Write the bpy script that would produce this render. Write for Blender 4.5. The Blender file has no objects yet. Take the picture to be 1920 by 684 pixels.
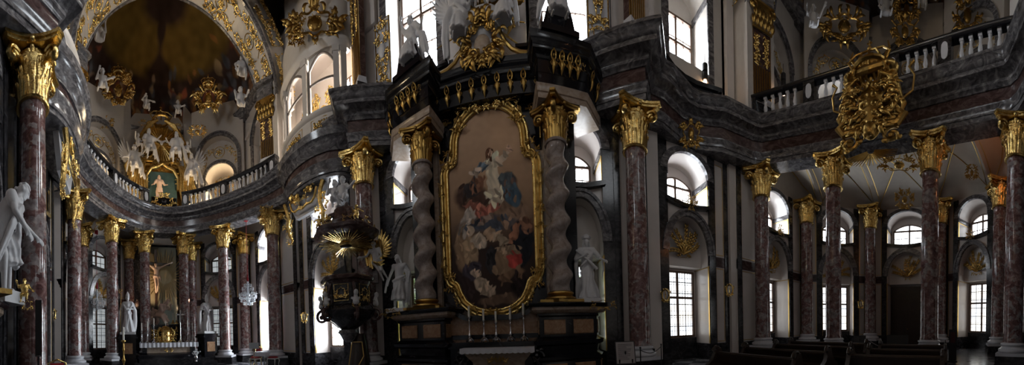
import bpy, math, random
from mathutils import Vector as V, Matrix, Euler
import numpy as np
SC = bpy.context.scene
COL = SC.collection
PI = math.pi
R = random.Random(7)
# ---------------------------------------------------------------- camera geometry (panorama unrolled on a cylinder)
F, XC, Y0, ROLL, ANG = 501.0, 840.1, 621.7, .0357, -.3337
EYE = V((0, -3.17, 1.55))
def ray(px, py):
    c, s = math.cos(ROLL), math.sin(ROLL)
    fw = V((math.sin(ANG), math.cos(ANG), 0)); rt0 = V((math.cos(ANG), -math.sin(ANG), 0)); up0 = V((0, 0, 1))
    rt = rt0 * c - up0 * s; up = up0 * c + rt0 * s
    th = (px - XC) / F
    return rt * math.sin(th) + fw * math.cos(th) + up * ((Y0 - py) / F)
def atd(px, py, d):
    r = ray(px, py); return EYE + r * (d / math.hypot(r.x, r.y))
def atY(px, py, y):
    r = ray(px, py); return EYE + r * ((y - EYE.y) / r.y)
def atX(px, py, x):
    r = ray(px, py); return EYE + r * ((x - EYE.x) / r.x)
# ---------------------------------------------------------------- mesh builder
class MB:
    def __init__(s, M=None):
        s.v = []; s.f = []; s.mi = []; s.m = 0; s.M = M or Matrix()
    def add(s, vs, fs):
        o = len(s.v); M = s.M
        s.v += [M @ V(p) for p in vs]
        s.f += [tuple(i + o for i in f) for f in fs]; s.mi += [s.m] * len(fs)
    def box(s, a, b):
        (x0, y0, z0), (x1, y1, z1) = a, b
        s.add([(x0,y0,z0),(x1,y0,z0),(x1,y1,z0),(x0,y1,z0),(x0,y0,z1),(x1,y0,z1),(x1,y1,z1),(x0,y1,z1)],
              [(0,3,2,1),(4,5,6,7),(0,1,5,4),(1,2,6,5),(2,3,7,6),(3,0,4,7)])
    def cbox(s, c, h):
        s.box((c[0]-h[0], c[1]-h[1], c[2]-h[2]), (c[0]+h[0], c[1]+h[1], c[2]+h[2]))
    def prism(s, poly, z0, z1):            # poly in x,y ; extruded along z
        n = len(poly)
        s.add([(x, y, z0) for x, y in poly] + [(x, y, z1) for x, y in poly],
              [tuple(range(n))[::-1], tuple(range(n, 2*n))] + [(i, (i+1) % n, (i+1) % n + n, i + n) for i in range(n)])
    def prismy(s, poly, y0, y1):           # poly in x,z ; extruded along y
        n = len(poly)
        s.add([(x, y0, z) for x, z in poly] + [(x, y1, z) for x, z in poly],
              [tuple(range(n)), tuple(range(n, 2*n))[::-1]] + [(i, i + n, (i+1) % n + n, (i+1) % n) for i in range(n)])
    def band(s, inner, outer, y0, y1):     # open strip between two polylines in x,z, with depth
        n = len(inner)
        for i in range(n - 1):
            a, b, c, d = inner[i], inner[i+1], outer[i+1], outer[i]
            s.add([(p[0], y0, p[1]) for p in (a, b, c, d)] + [(p[0], y1, p[1]) for p in (a, b, c, d)],
                  [(0,1,2,3),(7,6,5,4),(0,4,5,1),(2,6,7,3)] + ([(0,3,7,4)] if i == 0 else []) + ([(1,5,6,2)] if i == n-2 else []))
    def lathe(s, prof, n=24, c=(0,0,0), sx=1, sy=1, rf=None, cap=True):
        vs = []; fs = []; m = len(prof)
        for j, (r, z) in enumerate(prof):
            for i in range(n):
                a = 2*PI*i/n; k = rf(a, z) if rf else 1
                vs.append((c[0] + r*k*math.cos(a)*sx, c[1] + r*k*math.sin(a)*sy, c[2] + z))
        for j in range(m-1):
            for i in range(n):
                fs.append((j*n+i, j*n+(i+1) % n, (j+1)*n+(i+1) % n, (j+1)*n+i))
        if cap: fs += [tuple(range(n))[::-1], tuple(range((m-1)*n, m*n))]
        s.add(vs, fs)
    def tube(s, path, rad, n=7, cap=True, flat=None, closed=False):
        # flat=(normal, factor): cross-section squeezed along normal
        P = [V(p) for p in path]; m = len(P)
        if m < 2: return
        rr = rad if isinstance(rad, (list, tuple)) else [rad]*m
        vs = []; ref = None
        for j in range(m):
            t = (P[(j+1) % m] - P[j-1]) if closed else (P[min(j+1, m-1)] - P[max(j-1, 0)])
            if t.length < 1e-9: t = V((0,0,1))
            t.normalize()
            if flat is not None:
                nn = V(flat[0]); b = t.cross(nn)
                if b.length < 1e-6: b = t.orthogonal()
                b.normalize(); nn = b.cross(t).normalized(); k = flat[1]
            else:
                if ref is None: ref = t.orthogonal().normalized()
                ref = ref - t*ref.dot(t)
                if ref.length < 1e-6: ref = t.orthogonal()
                ref.normalize(); nn = ref; b = t.cross(nn); k = 1
            for i in range(n):
                a = 2*PI*i/n
                vs.append(P[j] + b*(math.cos(a)*rr[j]) + nn*(math.sin(a)*rr[j]*k))
        fs = []
        for j in range(m if closed else m-1):
            for i in range(n):
                q = (j+1) % m
                fs.append((j*n+i, j*n+(i+1) % n, q*n+(i+1) % n, q*n+i))
        if cap and not closed: fs += [tuple(range(n))[::-1], tuple(range((m-1)*n, m*n))]
        s.add(vs, fs)
    def ell(s, c, r, n=10, m=7, rot=None):
        if not isinstance(r, (tuple, list)): r = (r, r, r)
        E = Euler(rot).to_matrix() if rot else None
        vs = []; fs = []
        for j in range(m+1):
            p = PI*j/m
            for i in range(n):
                a = 2*PI*i/n
                q = V((r[0]*math.sin(p)*math.cos(a), r[1]*math.sin(p)*math.sin(a), r[2]*math.cos(p)))
                if E: q = E @ q
                vs.append(V(c) + q)
        for j in range(m):
            for i in range(n):
                fs.append((j*n+i, (j+1)*n+i, (j+1)*n+(i+1) % n, j*n+(i+1) % n))
        s.add(vs, fs)
    def cap(s, a, b, ra, rb, n=10):        # tapered capsule
        a, b = V(a), V(b); d = b - a
        if d.length < 1e-6: s.ell(a, ra, n); return
        t = d.normalized(); k = 4
        path = [a - t*ra*math.cos(PI/2*i/k) for i in range(k)] + [a, b] + [b + t*rb*math.sin(PI/2*(i+1)/k) for i in range(k)]
        rr = [max(.002, ra*math.sin(PI/2*i/k)) for i in range(k)] + [ra, rb] + [max(.002, rb*math.cos(PI/2*(i+1)/k)) for i in range(k)]
        s.tube(path, rr, n)
    def sweep(s, path, prof, closed=False):  # path [(x,y)], prof [(o,z)] closed outline ; o>0 to the LEFT of travel
        m = len(path); n = len(prof); vs = []
        P = [V((p[0], p[1])) for p in path]
        for j in range(m):
            a = P[j-1] if (j > 0 or closed) else None; b = P[(j+1) % m] if (j < m-1 or closed) else None
            d1 = (P[j]-a).normalized() if a is not None else None; d2 = (b-P[j]).normalized() if b is not None else None
            if d1 is None: d1 = d2
            if d2 is None: d2 = d1
            n1 = V((-d1.y, d1.x)); n2 = V((-d2.y, d2.x)); k = n1 + n2
            if k.length < 1e-6: k = n1
            k.normalize(); k = k / max(.35, k.dot(n1))
            for o, z in prof: vs.append((P[j].x + k.x*o, P[j].y + k.y*o, z))
        fs = []
        for j in range(m if closed else m-1):
            q = (j+1) % m
            for i in range(n): fs.append((j*n+i, q*n+i, q*n+(i+1) % n, j*n+(i+1) % n))
        if not closed: fs += [tuple(range(n)), tuple(range((m-1)*n, m*n))[::-1]]
        s.add(vs, fs)
    def grid(s, fn, nu, nv):
        s.add([fn(i/nu, j/nv) for j in range(nv+1) for i in range(nu+1)],
              [(j*(nu+1)+i, j*(nu+1)+i+1, (j+1)*(nu+1)+i+1, (j+1)*(nu+1)+i) for j in range(nv) for i in range(nu)])
    def mesh(s, name, mats, sharp=38):
        me = bpy.data.meshes.new(name)
        me.from_pydata([tuple(p) for p in s.v], [], s.f)
        for m in (mats if isinstance(mats, (list, tuple)) else [mats]): me.materials.append(m)
        if any(s.mi): me.polygons.foreach_set('material_index', s.mi)
        me.polygons.foreach_set('use_smooth', [True]*len(s.f))
        try: me.set_sharp_from_angle(angle=math.radians(sharp))
        except Exception: pass
        me.update(); return me
    def build(s, name, mats, parent=None, sharp=38):
        o = bpy.data.objects.new(name, s.mesh(name, mats, sharp)); COL.objects.link(o)
        if parent: o.parent = parent
        return o
def sculpt(name, mb, mat, parent=None, vox=.02, smooth=5, group=None):   # fuse overlapping volumes into one continuous skin
    o = mb.build(name, mat); m = o.modifiers.new('r', 'REMESH'); m.mode = 'VOXEL'; m.voxel_size = vox
    k = o.modifiers.new('s', 'SMOOTH'); k.iterations = smooth; k.factor = .5
    dg = bpy.context.evaluated_depsgraph_get(); me = bpy.data.meshes.new_from_object(o.evaluated_get(dg))
    old = o.data; o.modifiers.clear(); o.data = me; bpy.data.meshes.remove(old)
    if not me.materials: me.materials.append(mat)
    me.polygons.foreach_set('use_smooth', [True]*len(me.polygons))
    if parent: o.parent = parent
    return o
# ---------------------------------------------------------------- object tree
def tag(o, label=None, cat=None, group=None, kind=None):
    if label: o['label'] = label
    if cat: o['category'] = cat
    if group: o['group'] = group
    if kind: o['kind'] = kind
    return o
def thing(name, label, cat, loc=(0,0,0), rz=0, group=None, M=None):
    o = bpy.data.objects.new(name, None); COL.objects.link(o); o.empty_display_size = .1
    if M is not None: o.matrix_world = M
    else: o.location = loc; o.rotation_euler = (0, 0, rz)
    return tag(o, label, cat, group, 'thing')
def struct(name, mb, mats, parent=None, sharp=38):
    o = mb.build(name, mats, parent, sharp)
    if parent is None: o['kind'] = 'structure'
    return o
def dup(root, loc=None, rz=None, label=None, group=None, M=None, scale=None):
    def cp(o, par):
        c = o.copy(); COL.objects.link(c)
        if par is not None: c.parent = par
        for ch in KIDS.get(o.name) or o.children: cp(ch, c)
        return c
    c = cp(root, None)
    if M is not None: c.matrix_world = M
    if loc is not None: c.location = loc
    if rz is not None: c.rotation_euler = (0, 0, rz)
    if scale: c.scale = (scale,)*3 if not isinstance(scale, tuple) else scale
    if label: c['label'] = label
    if group: c['group'] = group
    return c
KIDS = {}
def TR(x, y, z=0, rz=0, s=1):
    return Matrix.Translation((x, y, z)) @ Matrix.Rotation(rz, 4, 'Z') @ Matrix.Scale(s, 4)
# ---------------------------------------------------------------- materials
def nodes(name):
    m = bpy.data.materials.new(name); m.use_nodes = True
    nt = m.node_tree; b = nt.nodes['Principled BSDF']; return m, nt, b
def L(nt, a, b): nt.links.new(a, b)
def ramp(nt, fac, cols):
    r = nt.nodes.new('ShaderNodeValToRGB'); e = r.color_ramp.elements
    while len(e) < len(cols): e.new(.5)
    for k, (p, c) in zip(e, cols): k.position = p; k.color = (*c, 1)
    L(nt, fac, r.inputs[0]); return r.outputs[0]
def coords(nt, rnd=True, stretch=(1,1,1)):
    t = nt.nodes.new('ShaderNodeTexCoord'); src = t.outputs['Object']
    if rnd:
        i = nt.nodes.new('ShaderNodeObjectInfo'); a = nt.nodes.new('ShaderNodeVectorMath'); a.operation = 'MULTIPLY_ADD'
        L(nt, i.outputs['Random'], a.inputs[0]); a.inputs[1].default_value = (37, 51, 43); L(nt, src, a.inputs[2]); src = a.outputs[0]
    mp = nt.nodes.new('ShaderNodeMapping'); mp.inputs['Scale'].default_value = stretch; L(nt, src, mp.inputs[0]); return mp.outputs[0]
def noise_tex(nt, vec, scale, detail=6, dist=0, rough=.55):
    n = nt.nodes.new('ShaderNodeTexNoise'); n.inputs['Scale'].default_value = scale; n.inputs['Detail'].default_value = detail
    n.inputs['Distortion'].default_value = dist; n.inputs['Roughness'].default_value = rough; L(nt, vec, n.inputs['Vector']); return n.outputs['Fac']
def bump(nt, b, h, st=.3, d=.02):
    k = nt.nodes.new('ShaderNodeBump'); k.inputs['Strength'].default_value = st; k.inputs['Distance'].default_value = d
    L(nt, h, k.inputs['Height']); L(nt, k.outputs[0], b.inputs['Normal'])
def plain(name, col, rough=.5, metal=0, bs=0, bscale=40, var=0, vscale=3):
    m, nt, b = nodes(name)
    b.inputs['Base Color'].default_value = (*col, 1); b.inputs['Roughness'].default_value = rough; b.inputs['Metallic'].default_value = metal
    if var or bs:
        c = coords(nt)
        if var:
            o = ramp(nt, noise_tex(nt, c, vscale, 5), [(.25, tuple(x*(1-var) for x in col)), (.75, tuple(min(1, x*(1+var)) for x in col))])
            L(nt, o, b.inputs['Base Color'])
        if bs: bump(nt, b, noise_tex(nt, c, bscale, 4), bs)
    return m
def marble(name, cols, scale=2.5, dist=1.6, rough=.16, stretch=(1,1,1), vein=None, vs=3.0):
    m, nt, b = nodes(name); c = coords(nt, True, stretch)
    o = ramp(nt, noise_tex(nt, c, scale, 9, dist, .62), cols)
    if vein:
        vo = nt.nodes.new('ShaderNodeTexVoronoi'); vo.feature = 'F1'; vo.inputs['Scale'].default_value = vs
        w = nt.nodes.new('ShaderNodeTexNoise'); w.inputs['Scale'].default_value = 2.2; w.inputs['Detail'].default_value = 4; L(nt, c, w.inputs['Vector'])
        ad = nt.nodes.new('ShaderNodeVectorMath'); ad.operation = 'MULTIPLY_ADD'; ad.inputs[1].default_value = (.8,.8,.8)
        L(nt, w.outputs['Color'], ad.inputs[0]); L(nt, c, ad.inputs[2]); L(nt, ad.outputs[0], vo.inputs['Vector'])
        sep = nt.nodes.new('ShaderNodeSeparateColor'); L(nt, vo.outputs['Color'], sep.inputs[0])
        f = ramp(nt, sep.outputs[0], [(.60, (0,0,0)), (.66, (1,1,1))])
        mx = nt.nodes.new('ShaderNodeMix'); mx.data_type = 'RGBA'; L(nt, f, mx.inputs[0]); L(nt, o, mx.inputs[6])
        g = ramp(nt, noise_tex(nt, c, scale*2, 6), vein); L(nt, g, mx.inputs[7]); o = mx.outputs[2]
    L(nt, o, b.inputs['Base Color']); b.inputs['Roughness'].default_value = rough
    return m
def emis(name, col, st):
    m, nt, b = nodes(name); b.inputs['Base Color'].default_value = (.8,.85,.9,1); b.inputs['Roughness'].default_value = .3
    b.inputs['Emission Color'].default_value = (*col, 1); b.inputs['Emission Strength'].default_value = st; return m, nt, b
PANE = 20.0
M_red = marble('red breccia marble', [(.28, (.052,.024,.023)), (.43, (.135,.064,.060)), (.55, (.225,.125,.115)), (.66, (.42,.31,.29)), (.78, (.165,.098,.095))], 4.2, 1.2, .11,
               vein=[(.35, (.16,.12,.12)), (.6, (.34,.29,.28)), (.75, (.46,.35,.29))], vs=5.5)
M_grey = marble('grey veined marble', [(.30, (.037,.034,.036)), (.44, (.094,.088,.092)), (.56, (.18,.17,.175)), (.67, (.32,.305,.295)), (.8, (.11,.085,.078))], 2.2, 2.2, .15, (1,1,1.8))
M_dgrey = marble('dark grey marble', [(.32, (.010,.010,.011)), (.5, (.024,.023,.025)), (.62, (.056,.053,.057)), (.75, (.020,.017,.017))], 2.0, 2.4, .16, (1,1,1.5))
M_rfrieze = marble('red frieze marble', [(.3, (.032,.018,.017)), (.5, (.075,.042,.038)), (.62, (.13,.09,.085)), (.75, (.06,.035,.033))], 1.8, 2.0, .18, (1,1,1.6))
M_black = marble('black altar marble', [(.3, (.006,.006,.008)), (.62, (.010,.010,.013)), (.7, (.05,.05,.055)), (.76, (.010,.010,.012))], 1.7, 2.5, .14)
M_twist = marble('fawn mottled marble', [(.3, (.23,.175,.155)), (.5, (.33,.265,.235)), (.62, (.41,.345,.31)), (.75, (.25,.195,.175))], 6, .8, .13)
M_beige = marble('beige marble', [(.3, (.30,.21,.15)), (.5, (.43,.33,.25)), (.7, (.52,.43,.35))], 3, 2, .25)
M_ochre = marble('ochre marble', [(.3, (.22,.11,.055)), (.5, (.34,.19,.10)), (.7, (.42,.27,.16))], 5, 1.5, .22)
M_plaster = plain('white polished stucco', (.68,.62,.58), .22, var=.05, vscale=1.5)
M_vault = plain('white vault plaster', (.60,.55,.50), .40, var=.05)
M_warm = plain('cream vault plaster', (.62,.54,.45), .45, var=.05)
M_base = plain('pale base stone', (.62,.62,.65), .22, var=.08)
M_stat = plain('white stucco figure', (.66,.65,.66), .42, var=.05, vscale=4)
M_pale = plain('pale flesh stucco', (.66,.48,.38), .5, var=.08)
M_gold, _nt, _b = nodes('burnished gold leaf')
_b.inputs['Metallic'].default_value = 1; _b.inputs['Roughness'].default_value = .24
_c = coords(_nt); L(_nt, ramp(_nt, noise_tex(_nt, _c, 9, 5), [(.3, (.58,.37,.10)), (.7, (.96,.72,.30))]), _b.inputs['Base Color']); bump(_nt, _b, noise_tex(_nt, _c, 26, 3), .35, .03)
M_dgold = plain('aged gilding', (.43,.27,.08), .30, 1, .4, 22, .2, 6)
M_line = plain('gilt line', (.75,.50,.16), .35, 1)
M_wood = plain('dark oak', (.030,.016,.010), .32, 0, .15, 30, .35, 4)
M_brown = plain('brown window oak', (.085,.040,.018), .45, var=.25)
M_iron = plain('black iron', (.012,.012,.013), .45)
M_blackp = plain('black plastic', (.010,.010,.012), .5)
M_velvet = plain('red velvet', (.30,.012,.018), .8, var=.2, vscale=12)
M_silver = plain('silver', (.72,.72,.75), .25, 1)
M_wax = plain('wax', (.80,.76,.66), .5)
M_lace = plain('white lace', (.68,.68,.72), .8, 0, .3, 60)
M_wpaint = plain('white lacquer', (.70,.69,.66), .35)
M_paper = plain('grey printed board', (.42,.38,.38), .6)
M_cloth = plain('white table cloth', (.70,.72,.76), .8)
M_teal = plain('teal niche', (.05,.10,.10), .5, var=.2)
M_crys, _nt, _b = nodes('cut crystal')
_b.inputs['Base Color'].default_value = (.85,.88,.92,1); _b.inputs['Roughness'].default_value = .08; _b.inputs['Transmission Weight'].default_value = .2
M_pane, _, _ = emis('bright daylight glass', (.86,.93,1.0), PANE)
M_dim, _, _ = emis('shaded daylight glass', (1.0,.90,.76), .45)
M_west, _, _ = emis('dull glass with dark court beyond', (.72,.78,.80), .55)
M_pane2, _nt, _b = emis('daylight glass with court beyond', (.9,.95,1), 3.0)
_c = coords(_nt, True, (1,1,1)); L(_nt, ramp(_nt, noise_tex(_nt, _c, 1.6, 5, .4), [(.35, (.78,.86,.97)), (.5, (.95,.98,1)), (.62, (.95,.90,.80))]), _b.inputs['Emission Color'])
M_pane3, _nt, _b = emis('daylight glass with garden beyond', (.7,.8,.7), 2.2)
_c = coords(_nt, False); L(_nt, ramp(_nt, noise_tex(_nt, _c, 2.5, 5), [(.38, (.22,.33,.13)), (.48, (.55,.70,.45)), (.56, (.9,.95,1))]), _b.inputs['Emission Color'])
M_lamp, _, _ = emis('lamp glow', (1, .62, .35), 14)
M_floor, _nt, _b = nodes('checkered stone floor')
_t = _nt.nodes.new('ShaderNodeTexCoord'); _k = _nt.nodes.new('ShaderNodeTexChecker'); _k.inputs['Scale'].default_value = 1.6
_mp = _nt.nodes.new('ShaderNodeMapping'); _mp.inputs['Rotation'].default_value = (0,0,.785); L(_nt, _t.outputs['Object'], _mp.inputs[0]); L(_nt, _mp.outputs[0], _k.inputs['Vector'])
_k.inputs['Color1'].default_value = (.05,.052,.062,1); _k.inputs['Color2'].default_value = (.20,.20,.21,1); L(_nt, _k.outputs[0], _b.inputs['Base Color']); _b.inputs['Roughness'].default_value = .22
def vcol_mat(name, rough=.6, spec=.3):
    m, nt, b = nodes(name); a = nt.nodes.new('ShaderNodeVertexColor'); a.layer_name = 'paint'
    L(nt, a.outputs[0], b.inputs['Base Color']); b.inputs['Roughness'].default_value = rough; b.inputs['Specular IOR Level'].default_value = spec; return m
M_oil = vcol_mat('oil paint', .6, .12); M_fresco = vcol_mat('fresco paint', .9, .1)
def paint(o, fn):
    me = o.data; a = me.color_attributes.new('paint', 'FLOAT_COLOR', 'POINT')
    for i, v in enumerate(me.vertices): a.data[i].color = (*fn(v.co), 1)
# ================================================================ ornament
def spiral(c, r0, a0, turns, d=1, n=22, ax=(V((1,0,0)), V((0,0,1))), shrink=.82):
    c = V(c); out = []
    for i in range(n+1):
        t = i/n; a = a0 + d*turns*2*PI*t; r = r0*(1 - shrink*t)
        out.append(c + ax[0]*(r*math.cos(a)) + ax[1]*(r*math.sin(a)))
    return out
def ornmap(fn, pts): return [fn(p[0], p[1], p[2] if len(p) > 2 else 0) for p in pts]
def flatfn(M):                              # (u right, v up, h towards the room)
    return lambda u, v, h=0: M @ V((u, -h, v))
def leaf2(mb, fn, u, v, ang, l, w, bend=.6, h=.02, n=6):
    pts = []; rr = []
    for i in range(6):
        t = i/5; a = ang + bend*t
        pts.append((u + l*t*math.cos(a), v + l*t*math.sin(a), h + l*.18*math.sin(PI*t))); rr.append(max(.004, w*math.sin(PI*min(.96, .16 + .82*t))))
    P = ornmap(fn, pts); nn = (fn(u, v, 1) - fn(u, v, 0)).normalized()
    mb.tube(P, rr, n, True, (nn, .45))
def scroll2(mb, fn, u, v, r, a0, turns, d, w, h=.02, leaves=3):
    pts = []; n = 20
    for i in range(n+1):
        t = i/n; a = a0 + d*turns*2*PI*t; q = r*(1-.85*t); pts.append((u + q*math.cos(a), v + q*math.sin(a), h))
    mb.tube(ornmap(fn, pts), [w*(1-.45*i/n) for i in range(n+1)], 6)
    q = pts[-1]; mb.ell(fn(q[0], q[1], h), w*1.5, 6, 4)
    for k in range(leaves):
        q = pts[2 + k*4]; a = a0 + d*turns*2*PI*(2+k*4)/n
        leaf2(mb, fn, q[0], q[1], a + d*.5, r*.62, w*1.5, d*.9, h)
def arabesque(mb, fn, w, h, seed, lw=.018, medal=True, cy=.5):
    rr = random.Random(seed)
    if medal:
        r = min(w, h)*.19; c = h*cy
        mb.tube(ornmap(fn, [(r*math.cos(a*PI/12), c + r*1.15*math.sin(a*PI/12), .015) for a in range(24)]), lw*.9, 6, closed=True)
        for k in range(6): leaf2(mb, fn, 0, c, k*PI/3+.5, r*.75, lw*2.0, .3)
        mb.ell(fn(0, c, .03), lw*2.2, 7, 5)
    for sg in (-1, 1):
        y = h*.06; k = 0; stem = []
        while y < h*.95:
            r = w*rr.uniform(.10, .16); x = w*rr.uniform(.27, .36); a0 = rr.uniform(0, 6.28); d = rr.choice((-1, 1))
            f2 = lambda u, v, q=0, s=sg: fn(s*u, v, q)
            scroll2(mb, f2, x, y, r, a0, 1.25, d, lw, .015, 3)
            leaf2(mb, f2, x*rr.uniform(.5,1.2), y + r*.6, rr.uniform(0, 6.28), r*1.2, lw*1.7, .8)
            stem += [(x + r*math.cos(a0), y + r*math.sin(a0), .012)]
            y += r*1.25; k += 1
        f3 = lambda u, v, q=0, s=sg: fn(s*u, v, q)
        if len(stem) > 1: mb.tube(ornmap(f3, [(w*.05, h*.02, .01)] + stem), lw*.8, 5)
def rocaille(mb, fn, w, h, seed, n=26, depth=.12, hole=0):
    rr = random.Random(seed); q0 = .62 if not hole else max(.62, hole**.5); m0 = min(w, h)*.028
    lb = 5 + seed % 4; RG = lambda t: (w/2*q0*math.cos(t)*(1 + .13*math.cos(lb*(PI/2-t))), h/2*q0*math.sin(t)*(1 + .13*math.cos(lb*(PI/2-t))))
    mb.tube(ornmap(fn, [(*RG(2*PI*i/56), depth*.25) for i in range(56)]), m0*.9, 6, closed=True)
    for k in range(n):
        u = rr.uniform(0, w/2); v = rr.uniform(-h/2, h/2)
        e = (u/(w/2))**2 + (v/(h/2))**2
        if e > 1 or e < hole: 
            t = rr.uniform(-PI/2, PI/2); q = rr.uniform(max(hole, .35), .98)**.5; u = w/2*q*math.cos(t); v = h/2*q*math.sin(t)
        r = rr.uniform(.07, .14)*min(w, h); t = math.atan2(v, max(u, .01)); d = rr.choice((-1, 1)); hh = depth*rr.uniform(.2, 1); lw = r*.22; a0 = rr.uniform(0, 6.28)
        L1 = r*2.1; w1 = r*.42; b1 = rr.uniform(-1, 1)
        t0 = math.atan2(v/h, max(u, .001)/w); e0 = RG(t0)
        for sg in (-1, 1):
            f2 = lambda x, y, q=0, s=sg: fn(s*x, y, q)
            mb.tube(ornmap(f2, [(e0[0], e0[1], depth*.25), ((e0[0]+u)/2 + .1*r, (e0[1]+v)/2, (depth*.25+hh)/2), (u, v, hh)]), m0, 5)
            if k % 2: scroll2(mb, f2, u, v, r, a0, 1.2, d, lw, hh, 2)
            leaf2(mb, f2, u, v, t + b1*.5, L1, w1, b1, hh)
def crown2(mb, fn, u, v, w, h):
    mb.tube(ornmap(fn, [(u + w*.4*math.cos(a*PI/8), v + .06*h*math.sin(a*PI/8), .1 + w*.3*math.sin(a*PI/8)) for a in range(16)]), h*.10, 6, closed=True)
    for k in (-2, -1, 0, 1, 2):
        x = k*w*.2; mb.tube(ornmap(fn, [(u + x, v, .15), (u + x*1.35, v + h*.4, .2), (u + x*.9, v + h*.72, .15), (u, v + h*.82, .1)]), h*.05, 6)
    mb.ell(fn(u, v + h*.9, .1), h*.1, 8, 6); mb.tube(ornmap(fn, [(u, v + h, .1), (u, v + h*1.25, .1)]), h*.035, 5)
    mb.tube(ornmap(fn, [(u - h*.1, v + h*1.14, .1), (u + h*.1, v + h*1.14, .1)]), h*.035, 5)
def wing(mb, root, side, s, up=V((0,0,1)), out=V((1,0,0)), back=V((0,1,0)), n=9):
    root = V(root)
    for i in range(n):
        t = i/(n-1); a = 1.25 - 1.75*t; l = s*(1.0 - .45*t)
        dirv = out*(side*math.cos(a)) + up*math.sin(a)
        p0 = root + out*(side*s*.12*(1-t)) + up*(s*.15*(1-t)); pts = [p0 + dirv*(l*q) + back*(s*.22*math.sin(PI*q*.8)) for q in (0,.25,.5,.75,1)]
        mb.tube(pts, [s*.055, s*.075, s*.075, s*.06, s*.012], 6, True, (back, .35))
    mb.tube([root, root + out*(side*s*.18) + up*(s*.42), root + out*(side*s*.28) + up*(s*.80)], [s*.09, s*.08, s*.03], 7)
# ================================================================ columns
def volute(mb, c, dirv, r, w):
    ax = (V(dirv).normalized(), V((0,0,1))); side = ax[0].cross(ax[1])
    P = spiral(c, r, PI*.75, 1.6, -1, 26, ax, .85)
    mb.tube(P, [w*(1-.4*i/26) for i in range(27)], 7, True, (side, 1.7)); mb.ell(P[-1], w*1.3, 8, 6)
def acanthus(mb, a, r0, z0, h, w, curl):
    d = V((math.cos(a), math.sin(a), 0)); t = V((-math.sin(a), math.cos(a), 0)); prof = [(0,0), (.02,.35), (.05,.65), (.13,.9), (.24,1.0), (.30,.92), (.28,.82)]
    for off, sc, tw in ((0, 1, 1), (-.55, .8, .65), (.55, .8, .65)):
        pts = [d*(r0 + p*curl*sc) + t*(off*w*(1 + .5*q)) + V((0, 0, z0 + h*q*sc)) for p, q in prof]
        mb.tube(pts, [w*.5*tw, w*.62*tw, w*.6*tw, w*.5*tw, w*.36*tw, w*.25*tw, .012], 6, True, (d, .4))
def capital_parts(par, r, h, mat, label=None):
    """composite capital: bell with two rows of leaves; volutes and moulded abacus below the entablature"""
    mb = MB(); mb.lathe([(r*1.08, -.03), (r*1.14, 0), (r*1.08, .04), (r*.98, .06), (r*1.0, h*.5), (r*1.22, h*.68), (r*1.3, h*.74), (r*1.12, h*.80), (r*1.15, h*.86)], 20)
    for k in range(8): acanthus(mb, k*PI/4, r*.97, .05, h*.40, r*.42, r*1.0)
    for k in range(8): acanthus(mb, (k+.5)*PI/4, r*.97, .10, h*.62, r*.42, r*1.25)
    for k in range(20): mb.ell((r*1.27*math.cos(k*PI/10), r*1.27*math.sin(k*PI/10), h*.745), r*.085, 6, 4)
    for k in range(4):
        a = k*PI/2; acanthus(mb, a, r*1.05, h*.62, h*.26, r*.3, r*.8)
        mb.ell((r*1.42*math.cos(a), r*1.42*math.sin(a), h*.92), r*.2, 8, 6)
    c = mb.build('capital', mat, par)
    if label: c['label'] = label
    ab = MB(); pts = []
    for k in range(4):
        for t in range(9):
            u = -1 + t/4.0; q = (1.38 + .42*u*u)*r; s = 1.5*r*u
            a = k*PI/2; pts.append((q*math.cos(a) - s*math.sin(a)*1.0, q*math.sin(a) + s*math.cos(a)))
    ab.prism(pts, h*.88, h*.94); ab.prism([(x*1.07, y*1.07) for x, y in pts], h*.94, h); ab.build('abacus', mat, c)
    for k in range(4):
        a = k*PI/2 + PI/4; d = V((math.cos(a), math.sin(a), 0)); v = MB(); volute(v, d*(r*1.66) + V((0,0,h*.72)), d, r*.50, r*.16)
        v.tube([d*(r*1.0) + V((0,0,h*.6)), d*(r*1.2) + V((0,0,h*.82)), d*(r*1.5) + V((0,0,h*.9))], [r*.1, r*.15, r*.12], 7); v.build('volute', mat, c)
    return c
def attic(mb, r, z0, h):
    prof = [(r*1.48, 0), (r*1.5, .02*h)] ; 
    def torus(rc, zc, q): return [(rc + q*math.cos(a), zc + q*math.sin(a)) for a in [PI*(-.5 + i/6) for i in range(7)]]
    prof = torus(r*1.32, h*.2, h*.2) + [(r*1.26, h*.44), (r*1.16, h*.56), (r*1.18, h*.66)] + torus(r*1.16, h*.79, h*.12) + [(r*1.06, h*.94), (r*1.05, h)]
    mb.lathe([(a, z0 + b) for a, b in prof], 28)
ZB, ZS, ZT, ZE = .42, .88, 7.30, 8.60      # plinth top, shaft foot, shaft top, capital top
def make_column(name='marble_column', r=.355):
    t = thing(name, 'x', 'column')
    mb = MB(); mb.box((-.57,-.57,0), (.57,.57,ZB-.0)); mb.box((-.60,-.60,0), (.60,.60,.14)); mb.build('plinth', M_dgrey, t)
    mb = MB(); mb.box((-.55,-.55,ZB), (.55,.55,ZB+.11)); attic(mb, r, ZB+.11, ZS-ZB-.11); mb.build('base', M_base, t)
    mb = MB(); n = 16; prof = [(r*1.06, ZS), (r*1.06, ZS+.04), (r*1.0, ZS+.10)]
    for i in range(1, n): 
        q = i/n; prof.append((r*(1 - .11*q**1.8), ZS + .1 + (ZT-ZS-.2)*q))
    prof += [(r*.89, ZT-.10), (r*.95, ZT-.07), (r*.95, ZT-.03), (r*.89, ZT)]
    mb.lathe(prof, 32); mb.build('shaft', M_red, t)
    c = capital_parts(t, r*.90, ZE-ZT, M_gold); c.location.z = ZT; c.scale = (1.17, 1.17, 1)
    return t
U0 = -1.37
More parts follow.
